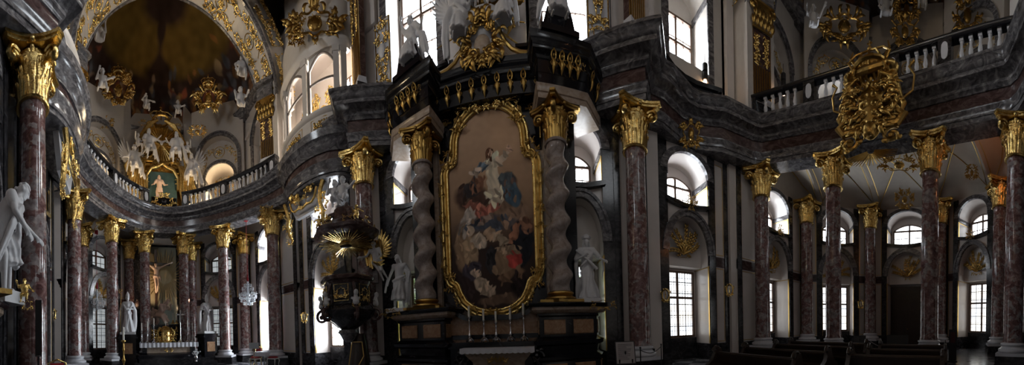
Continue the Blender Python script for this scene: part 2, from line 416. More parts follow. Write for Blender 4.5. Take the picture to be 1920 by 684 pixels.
COLS = [  # x, y, label, group
 (-6.11,-5.18, 'massive red marble column beside the white stucco angel at the picture edge', 0),
 (-12.48,-5.18, 'red marble column next to the white pier with the gold sconce near the loudspeaker', 0),
 (-15.55,-3.44, 'red marble column just beside the first crystal chandelier under the curved balcony', 0),
 (-17.39,-1.32, 'red marble column in front of the high altar, beside the white bishop with gold crozier', 0),
 (-17.39,1.32, 'red marble column in front of the high altar, on the side of the silver candlesticks', 0),
 (-15.55,3.44, 'red marble column beside the bishop statue on black pedestal without crozier', 0),
 (-12.48,5.18, 'red marble column behind the white stools with red seats', 0),
 (-6.11,5.18, 'red marble column carrying the pulpit', 0),
 (3.37,5.18, 'broad red marble column behind the tilted grey information board', 0),
 (9.41,5.18, 'dark red marble column where the gallery meets the pier, behind the first pew', 0),
 (10.54,2.07, 'dark red marble gallery column on the altar side of the gilded coat of arms', 0),
 (10.54,-2.07, 'dark red marble gallery column beside the dark pillar-like board, right of the coat of arms', 0),
 (9.41,-5.18, 'dark red marble column at the far right end of the gallery on tall grey plinth', 0),
 (13.43,5.25, 'slender red marble column behind the pews, before the gallery side window', 0),
 (15.87,2.16, 'red marble column against the entrance wall, before the dark doorway', 0),
 (15.87,-2.16, 'red marble column mostly hidden behind the gallery column, by the door', 0),
 (13.43,-5.25, 'red marble column standing just behind the column at the far right', 0),
 (-16.17,-5.25, 'red marble column half hidden behind the pier column beside the sanctuary chandelier', 0),
 (-18.80,-2.28, 'red marble column behind the white bishop holding a gold crozier', 0),
 (-16.17,5.25, 'pinkish red marble column behind the second crystal chandelier', 0),
 (-18.80,2.28, 'red marble column behind the high altar column on the candlestick side', 0),
]
c0 = make_column()
for i, (x, y, lab, g) in enumerate(COLS):
    o = c0 if i == 0 else dup(c0)
    o.location = (x, y, 0); o['label'] = lab; o['group'] = 'red marble columns'
    o.rotation_euler.z = {0: .314, 7: -.585, 8: .585}.get(i) or [0, .35, .7, 1.45, -1.45, -.7, -.35][i] if i < 7 else (0 if i < 9 else {9:.3,10:.1,11:-.1,12:-.3}.get(i, .0))
# ---------------------------------------------------------------- twisted columns of the side altars
def make_twisted():
    t = thing('twisted_column', 'x', 'column')
    z0, z1, r, A = 2.62, 7.0, .31, .085
    mb = MB(); mb.box((-.5,-.5,2.28), (.5,.5,2.36)); mb.lathe([(.46,2.36),(.48,2.40),(.46,2.45),(.38,2.48),(.35,2.52),(.40,2.56),(.39,2.60),(.34,2.63)], 28); mb.build('base', M_dgold, t)
    mb = MB(); n = 140; m = 28; vs = []; fs = []
    for j in range(n+1):
        q = j/n; z = z0 + (z1-z0)*q; a = q*2*PI*5.4; e = min(1, q*10, (1-q)*10); rr = r*(1 - .10*q)
        for i in range(m):
            b = 2*PI*i/m; vs.append((A*e*math.cos(a) + rr*math.cos(b), A*e*math.sin(a) + rr*math.sin(b), z))
    for j in range(n):
        for i in range(m): fs.append((j*m+i, j*m+(i+1)%m, (j+1)*m+(i+1)%m, (j+1)*m+i))
    mb.add(vs, fs); mb.lathe([(.33, z1-.04),(.35,z1),(.33,z1+.04)], 24); mb.build('shaft', M_twist, t)
    c = capital_parts(t, .30, 1.05, M_dgold); c.location.z = z1
    return t
tw = make_twisted()
AY = 4.85
tw.location = (U0-2.11, AY, 0); tw['label'] = 'twisted fawn marble column of the altar, on the pulpit side of the big painting'; tw['group'] = 'twisted altar columns'
dup(tw, (U0+2.11, AY, 0), 2.2, 'twisted fawn marble column between the big painting and the broad red column')
dup(tw, (U0-2.3, -5.45, 0), 1.0, 'twisted marble column cut by the picture edge beside the white angel')
# ================================================================ figures
DEF = dict(pel=(0,0,.95), chest=(0,-.01,1.28), neck=(0,0,1.47), head=(0,-.02,1.61),
           sl=(-.18,0,1.42), el=(-.27,.02,1.13), hl=(-.25,-.10,.90), sr=(.18,0,1.42), er=(.27,.02,1.13), hr=(.25,-.10,.90),
           pl=(-.095,0,.92), kl=(-.11,-.04,.50), fl=(-.12,.02,.07), pr=(.095,0,.92), kr=(.11,-.04,.50), fr=(.12,.02,.07), face=(0,-1,0))
def body(mb, J, fat=1, hs=1, fingers=False, skirt=False):
    g = {k: V(v) for k, v in J.items()}; f = fat
    mb.cap(g['pel'], g['chest'], .135*f, .15*f); mb.cap(g['chest'], g['neck'], .14*f, .06*f)
    mb.cap(g['pl'], g['pr'], .115*f, .115*f); mb.cap(g['sl'], g['sr'], .07*f, .07*f)
    mb.cap(g['sl'], g['chest'], .08*f, .10*f); mb.cap(g['sr'], g['chest'], .08*f, .10*f)
    for s in 'lr':
        mb.cap(g['s'+s], g['e'+s], .058*f, .045*f); mb.cap(g['e'+s], g['h'+s], .046*f, .030*f)
        d = (g['h'+s] - g['e'+s]).normalized(); p = g['h'+s]
        mb.cap(p, p + d*.075, .034, .032)
        sd = d.cross(V((0,1,.3))).normalized()
        for k in range(4): 
            q = p + d*.085 + sd*(.021*(k-1.5)); e = q + d*(.05 + .008*(1.5-abs(k-1.5))); mb.cap(q, e, .0135, .012, 6); mb.cap(e, e + d*.028 + V((0,.0,-.022)), .012, .010, 6)
        mb.cap(p + d*.03 - sd*.03, p + d*.075 - sd*.062, .015, .012, 6)
        mb.cap(g['p'+s], g['k'+s], .092*f, .062*f); mb.cap(g['k'+s], g['f'+s], .060*f, .038*f)
        mb.ell(g['k'+s].lerp(g['f'+s], .3) + V((0,.02,0)), (.055*f,.06*f,.11*f))
        mb.cap(g['f'+s] + V((0,.02,-.02)), g['f'+s] + V((0,-.15,-.035)), .036, .028)
    h = g['head']; fd = V(J['face']).normalized(); up = (h - g['neck']).normalized(); rt = fd.cross(up).normalized(); fd = up.cross(rt).normalized()
    mb.cap(g['neck'], h - up*.02*hs, .055*f, .052*hs)
    def P(a, b, c): return h + (rt*a + fd*b + up*c)*hs
    mb.ell(P(0,-.015,.03), (.080*hs,.098*hs,.102*hs)); mb.cap(P(0,.03,.02), P(0,.045,-.075), .070*hs, .042*hs)
    mb.cap(P(0,.098,.022), P(0,.118,-.022), .010*hs, .015*hs, 6)
    mb.cap(P(-.042,.088,.034), P(.042,.088,.034), .014*hs, .014*hs, 6)
    mb.cap(P(-.018,.092,-.048), P(.018,.092,-.048), .010*hs, .010*hs, 6); mb.ell(P(0,.083,-.088), .020*hs, 6, 4)
    for q in (-1, 1): mb.ell(P(.08*q, -.01, 0), (.016*hs,.022*hs,.03*hs), 6, 4)
    return P
def hairmb(mb, J, hs=1, long=False, seed=1):
    g = {k: V(v) for k, v in J.items()}; h = g['head']; fd = V(J['face']).normalized(); up = (h - g['neck']).normalized(); rt = fd.cross(up).normalized(); fd = up.cross(rt).normalized(); rr = random.Random(seed)
    for k in range(46):
        a = rr.uniform(0, 2*PI); p = rr.uniform(0, 1.75); d = V((math.sin(p)*math.cos(a), math.sin(p)*math.sin(a), math.cos(p)))
        if d.y > .30 and d.z < .62: continue
        mb.ell(h + (rt*d.x*.084 + fd*(d.y*.098 - .018) + up*(d.z*.108 + .03))*hs, rr.uniform(.022,.034)*hs, 6, 5)
    if long:
        for s in (-1, 1): mb.tube([h + (rt*s*.08 - fd*.02)*hs, h + (rt*s*.10 - fd*.03 - up*.13)*hs, h + (rt*s*.11 + fd*.01 - up*.25)*hs], [.03,.035,.012], 6)
def robe(mb, J, hem=.05, rad=.30, n=13, seed=3, top=None, lean=(0,0), front=1.0):
    g = {k: V(v) for k, v in J.items()}; rr = random.Random(seed); w = V(top) if top else g['pel'] + V((0,0,.14)); base = V((lean[0] + (g['fl'].x+g['fr'].x)/2, lean[1] + (g['fl'].y+g['fr'].y)/2, hem))
    mid = w.lerp(base, .5); mid = mid.lerp((g['kl']+g['kr'])/2 + V((0,0,0)), .5)
    mb.tube([w, w.lerp(mid, .5), mid, mid.lerp(base, .6), base], [.13, .17, .185, rad*.8, rad*.92], 16, True)
    for k in range(n):
        a = 2*PI*k/n + rr.uniform(-.2, .2); q = rr.uniform(.85, 1.12)
        d = V((math.cos(a), math.sin(a)*front, 0)); j = rr.uniform(-.06, .06)
        mb.tube([w + d*.11, w.lerp(mid, .6) + d*.165 + V((j,0,0)), mid + d*(.185*q), mid.lerp(base, .55) + d*(rad*.80*q) + V((-j,0,0)), base + d*(rad*q)], [.022, .035, .042, .045, .05], 7)
def mantle(mb, pts, w=.07, n=4, seed=5):   # a swag of cloth: parallel folds along pts
    rr = random.Random(seed); P = [V(p) for p in pts]
    for k in range(n):
        o = V((rr.uniform(-1,1), rr.uniform(-1,.3), rr.uniform(-1,1)))*w*.8
        mb.tube([p + o*(.4 + .9*i/len(P)) for i, p in enumerate(P)], [w*rr.uniform(.45,.7)]*(len(P)-1) + [w*.25], 7)
def lap(mb, J, drop=.0, seed=1, n=8):      # cloth over the thighs of a seated figure, falling in folds from the knees
    g = {k: V(v) for k, v in J.items()}; rr = random.Random(seed)
    for s in 'lr': mb.cap(g['p'+s] + V((0,0,.02)), g['k'+s] + V((0,0,.02)), .108, .082)
    mb.cap(g['pl'].lerp(g['kl'], .5), g['pr'].lerp(g['kr'], .5), .11, .11); mb.cap(g['kl'] + V((.05,.05,-.03)), g['kr'] + V((-.05,.05,-.03)), .07, .07)
    for k in range(n):
        t = k/(n-1); a = g['kl'].lerp(g['kr'], t) + V(((t-.5)*.10, -.05*math.sin(PI*t)+.03*abs(2*t-1), .03 - .05*math.sin(PI*t))); b = g['fl'].lerp(g['fr'], t) + V(((t-.5)*.22, rr.uniform(-.03,.05), .08 - drop - rr.uniform(0,.05)))
        m1 = a.lerp(b, .35) + V((rr.uniform(-.02,.02), -.03, 0)); m2 = a.lerp(b, .7) + V((rr.uniform(-.03,.03), .0, 0)); mb.tube([a + V((0,.08,.0)), a, m1, m2, b], [.045,.052,.052,.052,.05], 7)
    for s in (-1, 1): mb.tube([g['pel'] + V((s*.15,.03,.05)), g['pel'] + V((s*.24,-.05,-.12)), g['pel'] + V((s*.28,-.08,-.35)), g['pel'] + V((s*.25,-.05,-.52-drop))], [.07,.075,.055,.015], 7)
def figure(name, label, cat, J=None, mat=None, robes=None, loc=(0,0,0), rz=0, s=1, hair='short', wings=None, wmat=None, tilt=None, group=None, fat=1, hs=1, extra=None, vox=.017, cloth=None, seed=1):
    j = dict(DEF); j.update(J or {}); mat = mat or M_stat
    t = thing(name, label, cat, loc, rz, group); t.scale = (s, s, s)
    if tilt: t.rotation_euler = (tilt[0], tilt[1], rz)
    mb = MB(); body(mb, j, fat, hs); sculpt('body', mb, mat, t, vox, 4)
    if hair: mb = MB(); hairmb(mb, j, hs, hair == 'long', seed); sculpt('hair', mb, mat, t, vox*.8, 2)
    if robes:
        mb = MB()
        for r_ in robes:
            if r_[0] == 'skirt': robe(mb, j, **r_[1])
            elif r_[0] == 'swag': mantle(mb, *r_[1:])
            elif r_[0] == 'lap': lap(mb, j, *r_[1:])
            elif r_[0] == 'cap': mb.cap(*r_[1:])
            elif r_[0] == 'torso':
                g = {k: V(v) for k, v in j.items()}; mb.cap(g['pel'], g['chest'], .16*fat, .17*fat); mb.cap(g['chest'], g['neck'] + V((0,0,-.04)), .16*fat, .09*fat); mb.cap(g['sl'], g['sr'], .088*fat, .088*fat)
                if r_[1]:
                    for q in 'lr': mb.cap(g['s'+q], g['s'+q].lerp(g['e'+q], r_[1]), .082, .075)
        sculpt('robe', mb, cloth or mat, t, vox*1.15, 4)
    if wings:
        for sd in (-1, 1):
            mb = MB(); c = V(j['chest']); wing(mb, c + V((sd*.06, .13, .05)), sd, wings); mb.build('wing', wmat or mat, t)
    if extra: extra(t)
    return t
PUT = dict(pel=(0,0,.40), chest=(0,-.01,.58), neck=(0,0,.69), head=(0,-.02,.80), sl=(-.11,0,.66), el=(-.2,-.02,.60), hl=(-.24,-.08,.72), sr=(.11,0,.66), er=(.2,-.02,.56), hr=(.26,-.1,.50),
           pl=(-.06,0,.38), kl=(-.1,-.16,.33), fl=(-.12,-.12,.12), pr=(.06,0,.38), kr=(.09,-.15,.36), fr=(.1,-.22,.16), face=(0,-1,-.1))
def putto(label, loc, rz=0, s=1, J=None, mat=None, tilt=None, group=None, wings=None, seed=1, wmat=None, vox=.018):
    j = dict(PUT); rr = random.Random(seed*7+3)
    for a, b in (('el','hl'),('er','hr')):
        sg = -1 if a == 'el' else 1; j[a] = (sg*rr.uniform(.16,.23), rr.uniform(-.08,.03), rr.uniform(.52,.70)); j[b] = (sg*rr.uniform(.12,.34), rr.uniform(-.2,-.02), rr.uniform(.42,.88))
    for a, b, sg in (('kl','fl',-1),('kr','fr',1)):
        j[a] = (sg*rr.uniform(.06,.14), -rr.uniform(.10,.19), rr.uniform(.26,.40)); j[b] = (sg*rr.uniform(.06,.2), rr.uniform(-.22,.02), rr.uniform(.08,.2))
    j['face'] = (rr.uniform(-.6,.6), -1, rr.uniform(-.3,.2)); j.update(J or {})
    return figure('putto', label, 'putto', j, mat, None, loc, rz, s, 'short', wings, wmat, tilt, group, .86, .92, None, vox, seed=seed)
# ================================================================ room shell
WN = [0]
M_sun = emis('sunny daylight glass', (1.0,.96,.88), 110)[0]
M_strong = emis('full sky daylight glass', (.84,.92,1.0), 48)[0]
M_east = emis('daylight glass to the east', (.90,.95,1.0), 5.0)[0]
def window(M, w, z0, z1, rise=0, y=1.1, pane=None, cols=2, rows=3, lattice=False, arm=None):
    WN[0] += 1; e = thing('window_%d' % WN[0], None, None, M=M); e['kind'] = 'structure'
    fm = arm or M_brown; t = .085
    def outline(q, zz0, zz1, rs):
        pts = [(-q, zz0), (-q, zz1)]
        if rs: pts += [(-q + 2*q*i/12, zz1 + rs*math.sin(PI*i/12)**.8) for i in range(1, 12)]
        return pts + [(q, zz1), (q, zz0)]
    o = outline(w, z0, z1, rise); n = outline(w - t, z0 + t, z1 - (0 if rise else t), max(0, rise - t*.7) if rise else 0)
    mb = MB(); mb.band(n + [n[0]], o + [o[0]], y - .10, y); mb.build('frame', fm, e)
    mb = MB(); mb.box((-t*.6, y-.085, z0+t), (t*.6, y-.01, z1 + rise*.8)); mb.build('mullion', fm, e)
    zt = z0 + (z1-z0)*(.60 if not rise else .97)
    mb = MB(); mb.box((-w+t, y-.09, zt-.05), (w-t, y-.01, zt+.05)); mb.build('transom', fm, e)
    mb = MB(); k = .017
    for sg in (-1, 1):
        for r in range(1, rows): mb.box((sg*w*.52-w*.44, y-.06, z0 + (z1-z0)*r/rows - k), (sg*w*.52+w*.44, y-.02, z0 + (z1-z0)*r/rows + k))
        for c in range(1, cols): mb.box((sg*(t*.6 + (w-t*1.6)*c/cols) - k*.7, y-.06, z0+t), (sg*(t*.6 + (w-t*1.6)*c/cols) + k*.7, y-.02, z1))
    mb.build('muntin', fm if not lattice else M_iron, e)
    if lattice:
        mb = MB(); q = .009
        for c in range(1, 12): mb.box((-w + 2*w*c/12 - q, y-.02, z0+t), (-w + 2*w*c/12 + q, y-.008, z1))
        for r in range(1, 10): mb.box((-w+t, y-.02, z0 + (z1-z0)*r/10 - q), (w-t, y-.008, z0 + (z1-z0)*r/10 + q))
        mb.build('lattice', M_iron, e)
    mb = MB(); p = outline(w - t*.5, z0 + t*.5, z1, max(0, rise - t*.5) if rise else 0)
    mb.add([(a, y - .003, b) for a, b in p], [tuple(range(len(p)))]); mb.build('pane', pane or M_pane, e)
    return e
TN = [0]
def trim(mb, mat, sharp=38):
    TN[0] += 1; return struct('trim_%d' % TN[0], mb, mat, None, sharp)
def arcp(hw, zc, rise, n=20, e=1): return [(-hw*math.cos(PI*i/n), zc + rise*math.sin(PI*i/n)**e) for i in range(n+1)]
ZW = 8.6
def archhole(hw, zc, rise, x0, x1, z0, z1):   # polygon strip pieces of a plate with an arched hole open to the bottom
    a = arcp(hw, zc, rise); return [(hw*-1, z0)] + a + [(hw, z0)], (x0, x1, z0, z1)
def plate_arch(mb, hw, zc, rise, x0, x1, z0, z1, y0, y1):
    a = [(-hw, z0)] + arcp(hw, zc, rise, 20) + [(hw, z0)]
    mb.prismy([(x0, z0), (x0, z1)] + [(x1, z1), (x1, z0)] + a[::-1], y0, y1)
def fan_spray(M, label, w, h, seed, group='gilded tympanum sprays', mat=None):
    t = thing('gilded_spray', label, 'ornament', M=M, group=group); mb = MB(); fn = lambda u, v, q=0: V((u, -q, v)); rr = random.Random(seed)
    for k in range(7):
        a = PI*(.08 + .84*k/6); l = h*(1.0 if k % 2 else .82); bend = rr.uniform(-.35, .35); pts = []
        for i in range(7):
            q = i/6; pts.append((w*.48*q*math.cos(a + bend*q)*l/h, l*.95*q*math.sin(a + bend*q), .05 + .12*math.sin(PI*q)))
        mb.tube(ornmap(fn, pts), [.045, .05, .045, .04, .035, .03, .015], 6)
        for i in (2, 3, 4, 5, 6):
            p = pts[i]
            for sg in (-1, 1): leaf2(mb, fn, p[0], p[1], a + bend*i/6 + sg*.8, .20, .045, -sg*.5, p[2])
        mb.ell(fn(*pts[-1]), (.06,.05,.06), 7, 5)
    mb.build('branch', mat or M_dgold, t)
    mb = MB(); rocaille(mb, lambda u, v, q=0: V((u, -q, v)), w*.36, h*.4, seed, 7, .16); mb.build('shell_boss', mat or M_dgold, t); return t
def boss(M, label, w, h, seed, group=None, n=9, mat=None, depth=.14, crown=False, plate=None, cat='ornament', name='gilded_cartouche'):
    t = thing(name, label, cat, M=M, group=group); mb = MB(); fn = lambda u, v, q=0: V((u, -q, v))
    rocaille(mb, fn, w, h, seed, n, depth, .3); mb.build('rocaille_frame', mat or M_gold, t)
    mb = MB(); mb.ell((0, -.02, 0), (w*.13, depth*.7, h*.2), 16, 10); rocaille(mb, lambda u, v, q=0: fn(u, v, q+depth*.5), w*.26, h*.36, seed+1, 4, depth*.3); mb.build('shield', plate or mat or M_gold, t)
    if crown: mb = MB(); crown2(mb, fn, 0, h*.45, w*.45, h*.3); mb.build('crown', mat or M_gold, t)
    return t
def bay(M, wl, wr, w, where, lower=True, tymp=True, door=False, D=1.1, pane=None, upper=True, seed=1, seen=True, dado=True, pu=None):
    """one wall bay between floor and entablature; x to the right, y outwards"""
    mb = MB(M)
    mb.box((-wl, 0, 0), (-w, D+.15, ZW)); mb.box((w, 0, 0), (wr, D+.15, ZW)); mb.box((-w, D, 0), (w, D+.15, ZW))
    if lower: mb.box((-w, .55, 4.0), (w, D, 6.3)); plate_arch(mb, w*.97, 4.45, 1.45, -w, w, 4.0, 6.3, .05, .55)
    else: mb.box((-w, .3, 0), (w, D, 6.3))
    plate_arch(mb, w*.995, 7.55, .85, -w, w, 7.5, ZW, 0, D)
    struct('wall_' + where, mb, M_plaster)
    # marble: dado, flanking strips, impost cornice, archivolts, sill
    mb = MB(M)
    for a, b in ((-wl, -w), (w, wr)):
        mb.box((a, -.05, 0), (b, 0, .70)); 
    for s in (-1, 1): mb.box((min(s*w, s*(w+.34)), -.07, .0), (max(s*w, s*(w+.34)), 0, ZW-.02)); mb.box((min(s*w, s*(w-.03)), -.07, 0), (max(s*w, s*(w-.03)), D, .70))
    mb.box((-w, D-.05, 0), (w, D, .95)); mb.box((-wl, -.06, .7), (-wl+.26, 0, ZW)); mb.box((wr-.26, -.06, .7), (wr, 0, ZW))
    trim(mb, M_dgrey)
    mb = MB(M)
    prof = [(0, 4.02), (.08, 4.05), (.08, 4.16), (.14, 4.20), (.17, 4.34), (.22, 4.38), (.22, 4.45), (0, 4.45)]
    pr = [(wr, 0), (w, 0)]; mb.sweep([(wr, -.02), (w, -.02), (w, D)], [(-o, z) for o, z in prof][::-1]); mb.sweep([(-wl, -.02), (-w, -.02), (-w, D)], prof)
    trim(mb, M_rfrieze)
    mb = MB(M); 
    if lower: mb.band([(x, z) for x, z in arcp(w*.97, 4.45, 1.45)], [(x, z) for x, z in arcp(w*.97+.30, 4.45, 1.72)], -.09, .06); mb.band(arcp(w*.97+.2, 4.45, 1.62), arcp(w*.97+.3, 4.45, 1.72), -.13, -.09)
    mb.band(arcp(w*.985, 7.55, .85), arcp(w*.985+.30, 7.55, 1.03), -.09, .06)
    for s in (-1, 1): mb.box((min(s*w, s*(w-.05)), -.05, 7.36), (max(s*w, s*(w-.05)), D, 7.58))
    trim(mb, M_grey)
    mb = MB(M); n = 14; pts = [(-w-.1 + (2*w+.2)*i/n, 6.34 - .16*math.sin(PI*i/n)) for i in range(n+1)]
    mb.band(pts, [(x, z+.16) for x, z in pts], -.16, .3); mb.box((-w, .05, 6.3), (w, D, 6.36)); trim(mb, M_dgrey)
    if seen:                                           # gilt fillets
        mb = MB(M); k = .014
        for s in (-1, 1):
            x = s*(w-.012); mb.box((x-k, -.02, .72), (x+k, .05, 4.0)); mb.box((x-k, -.02, 6.5), (x+k, .05, 7.36))
            mb.box((min(s*w, s*(w-.02)), .02, 3.95), (max(s*w, s*(w-.02)), D, 3.98)); mb.box((min(s*w, s*(w-.02)), .02, 7.30), (max(s*w, s*(w-.02)), D, 7.33))
        for a, b in ((-wl+.30, -w-.38), (w+.38, wr-.30)):
            if b - a > .12:
                for z0, z1 in ((.78, 3.95), (4.55, 8.4)):
                    mb.box((a-k, -.012, z0), (a+k, .01, z1)); mb.box((b-k, -.012, z0), (b+k, .01, z1)); mb.box((a, -.012, z0-k), (b, .01, z0+k)); mb.box((a, -.012, z1-k), (b, .01, z1+k))
        trim(mb, M_line)
    if lower and not door: window(M, w-.13, .98, 3.9, 0, D, pane or M_pane2, 2, 6, True)
    if upper: window(M, w-.16, 6.55, 7.55, .38, D, pu or M_pane, 2, 2)
    if door:
        e = thing('door_1', None, None, M=M); e['kind'] = 'structure'
        for s in (-1, 1): 
            d = MB(); d.box((min(0, s*(w-.02)), D-.12, 0), (max(0, s*(w-.02)), D-.03, 3.9)); d.build('door_leaf', M_wood, e)
            d = MB(); 
            for z0, z1 in ((.3, 1.5), (1.7, 3.6)): d.box((min(s*.15, s*(w-.2)), D-.15, z0), (max(s*.15, s*(w-.2)), D-.12, z1))
            d.build('door_panel', M_wood, e)
        d = MB(); d.ell((-.08, D-.17, 1.1), .04, 8, 6); d.build('door_handle', M_dgold, e)
def upper(M, wl, wr, w, where, z0=10.4, z1=17.2, sill=12.2, top=14.9, spring=15.2, D=1.1, orn=True, win=True, arch=True, ww=None, seed=1, pn=None):
    mb = MB(M); mb.box((-wl, 0, z0), (-w, D+.15, z1)); mb.box((w, 0, z0), (wr, D+.15, z1)); mb.box((-w, D, z0), (w, D+.15, z1)); mb.box((-w, .0, z0), (w, D, z0+.3 if sill < 12.1 else sill-.08))
    plate_arch(mb, w*.995, spring, w*.8, -w, w, spring-.05, z1, 0, D); struct('wall_' + where, mb, M_vault)
    mb = MB(M)
    for s in (-1, 1): mb.box((min(s*w, s*(w+.30)), -.06, z0), (max(s*w, s*(w+.30)), 0, spring)); mb.box((min(s*w, s*(w-.05)), -.06, spring-.28), (max(s*w, s*(w-.05)), D, spring))
    mb.band(arcp(w*.985, spring, w*.8), arcp(w*.985+.30, spring, w*.8+.28), -.08, .05); trim(mb, M_grey)
    if win: window(M, (ww or w-.12), sill, top, 0, D, pn or M_pane, 2, 3, False, M_brown)
def niche(M, hw, where, zs=0, seed=1, lab='', win=True, amber=False, strong=False):
    """upper gallery niche: outer arch, white lunette with gilt ornament, inner arch and deep window recess"""
    W = hw + .45; z0 = 10.4; mb = MB(M); so = 14.6+zs; si = 13.5+zs; hi = hw*.74
    mb.box((-W, 0, z0), (-hw, .5, 18.6+zs)); mb.box((hw, 0, z0), (W, .5, 18.6+zs)); plate_arch(mb, hw, so, hw*1.12, -hw, hw, so-.02, 18.6+zs, 0, .5)
    plate_arch(mb, hi, si, hi*.95, -W, W, si-.02, 18.6+zs, .5, .75); mb.box((-W, .5, z0), (-hi, 2.1, si)); mb.box((hi, .5, z0), (W, 2.1, si))
    plate_arch(mb, hi, si, hi*.95, -W, W, si-.02, si+2.6, .75, 2.1); mb.box((-W, 2.1, z0), (W, 2.25, si+2.6)); WO = struct('wall_' + where, mb, M_vault)
    mb = MB(M); mb.band(arcp(hw, so, hw*1.12), arcp(hw+.26, so, hw*1.12+.26), -.10, .06); mb.band(arcp(hw+.16, so, hw*1.12+.16), arcp(hw+.26, so, hw*1.12+.26), -.16, -.10)
    mb.band(arcp(hi, si, hi*.95), arcp(hi+.24, si, hi*.95+.24), .40, .52)
    for s in (-1, 1): mb.box((min(s*(hi-.04), s*(W)), .40 if True else 0, si-.42), (max(s*(hi-.04), s*W), 1.9, si)); mb.box((min(s*hw, s*(hw+.26)), -.1, z0), (max(s*hw, s*(hw+.26)), .02, so))
    trim(mb, M_grey)
    t = WO; m = MB(M)
    base = si + hi*.95 + .22; fn = lambda u, v, q=0: V((u, .5 - q, v))
    r = min(.42, (so + hw*1.12 - base)*.34); c = base + r*1.45
    m.tube([fn(r*math.cos(a*PI/14), c + r*math.sin(a*PI/14), .02) for a in range(28)], .024, 6, closed=True)
    for k in range(6): leaf2(m, fn, 0, c, k*PI/3 + .3, r*.75, .05, .2)
    rr = random.Random(seed)
    for sg in (-1, 1):
        f2 = lambda u, v, q=0, s=sg: fn(s*u, v, q)
        for k in range(7):
            a = .16 + k*.19; q = (hw*.80 + hi)/2 + rr.uniform(.06, .16)
            x, z = q*math.cos(a)*1.04, si + .35 + (so - si)*.35 + (hw*1.0)*math.sin(a)*1.05
            if x > .55: scroll2(m, f2, x, z, rr.uniform(.16, .24), rr.uniform(0, 6), 1.2, rr.choice((-1, 1)), .024, .015, 3)
    m.build('gilded_scrollwork', M_gold, t)
    t2 = WO; m = MB(M)
    arabesque(m, lambda u, v, q=0: V((u, 2.1 - q, 13.0 + zs + v)), hi*1.7, 1.75, seed+9, .022, True, .62); m.build('gilded_scrollwork', M_gold, t2)
    if win: window(M, hi*.82, 10.75, 12.75+zs*.9, 0, 2.1, (M_amber if amber else (M_strong if strong else M_pane)) if zs == 0 or where in ('northeast', 'south') else M_dim, 2, 3)
M_amber = emis('sunlit amber glass', (1.0, .78, .48), 60)[0]
# ---------------------------------------------------------------- bays
def side(s): return TR(0, 0, 0, 0) if s > 0 else Matrix.Rotation(PI, 4, 'Z')
YW = 5.75
bay(TR(U0+2.95, YW), 1.15, 1.35, .78, 'north', pane=M_pane3, seed=2)
bay(TR(U0-2.95, YW), 1.35, 1.15, .78, 'north', pane=M_pane3, seed=3)
bay(TR(5.95, 6.0), 1.0+.5, 2.1, .98, 'north', seed=4); bay(TR(-8.9, 5.85), 2.0, 1.55, .98, 'north', seed=5, pane=M_strong, pu=M_strong)
bay(TR(11.25, YW), 2.9, 2.5, 1.05, 'north', seed=6); bay(TR(-13.95, YW), 2.5, 2.9, 1.05, 'north', seed=7, pane=M_strong, pu=M_strong)
DN = [(15.02, 3.98, -.902, 'northeast'), (15.02, -3.98, -2.24, 'southeast'), (-17.76, 3.98, .902, 'northwest'), (-17.76, -3.98, 2.24, 'southwest')]
for x, y, rz, nm in DN: bay(TR(x, y, 0, rz), 2.0, 2.0, 1.0, nm, seed=8, pane=M_west if 'west' in nm else None, pu=M_west if 'west' in nm else M_east)
bay(TR(16.45, 0, 0, -PI/2), 2.4, 2.4, 1.25, 'east', door=True, pu=M_east)
# sanctuary end wall behind the high altar, plain
mb = MB(); mb.box((-19.6, -2.4, 0), (-19.45, 2.4, 9.5)); struct('wall_west', mb, M_dgrey); mb = MB(); mb.box((-19.6, -2.6, 9.5), (-19.45, 2.6, 18.6)); struct('wall_west', mb, M_vault)
# own side of the nave
for x, w in ((-13.95, 1.05), (-8.9, .98), (5.95, .98), (11.25, 1.05)):
    bay(TR(x, -YW-.1 if abs(x) < 10 else -YW, 0, PI), 2.5 if x > 11 else (1.9 if x < 0 else 2.0), 2.5 if x < -12 else 2.0, w, 'south', seen=x < -8, pane=M_dim, pu=M_dim)
for x in (U0-2.95, U0+2.95): bay(TR(x, -YW, 0, PI), 1.25, 1.25, .78, 'south', seen=False, pane=M_dim, pu=M_dim)
def pier(x0, y0, z0, x1, y1, z1, m=None):
    mb = MB(); mb.box((x0, min(y0, y1), z0), (x1, max(y0, y1), z1)); struct('wall_pier', mb, m or M_plaster)
for sg in (1, -1):
    pier(U0-1.9, sg*5.75, 0, U0+1.9, sg*6.9, 8.6); pier(U0-1.75, sg*5.75, 8.6, U0+1.75, sg*6.9, 20)
    for a, b in ((-6.95, -5.6), (2.85, 4.5)): pier(a, sg*5.75, 0, b, sg*6.9, 20, M_plaster if sg > 0 or a > 0 else M_dgrey)
    pier(8.0, sg*5.8, 0, 8.4, sg*6.9, 18)
    for a, b in ((12.9, 14.3), (-17.1, -15.6)): pier(a, sg*5.86, 0, b, sg*7.4, 20, M_vault)
    for a, b in ((16.35, 18.2), (-21.0, -19.1)): pier(a, sg*2.0, 0, b, sg*2.9, 20, M_vault)
    pier(4.3, sg*6.0, 10.4, 4.7, sg*7.3, 20, M_vault); pier(8.0, sg*6.0, 10.4, 9.0, sg*7.3, 20, M_vault)
mb = MB()                                             # pilaster strips behind the free columns
for sg in (1, -1):
    for x in (-6.11, 3.37):
        for q in (-.62, .40): mb.box((x+q, min(sg*5.66, sg*5.73), .7), (x+q+.22, max(sg*5.66, sg*5.73), 8.6))
        mb.box((x-.75, min(sg*5.62, sg*5.73), 0), (x+.75, max(sg*5.62, sg*5.73), .7))
trim(mb, M_dgrey)
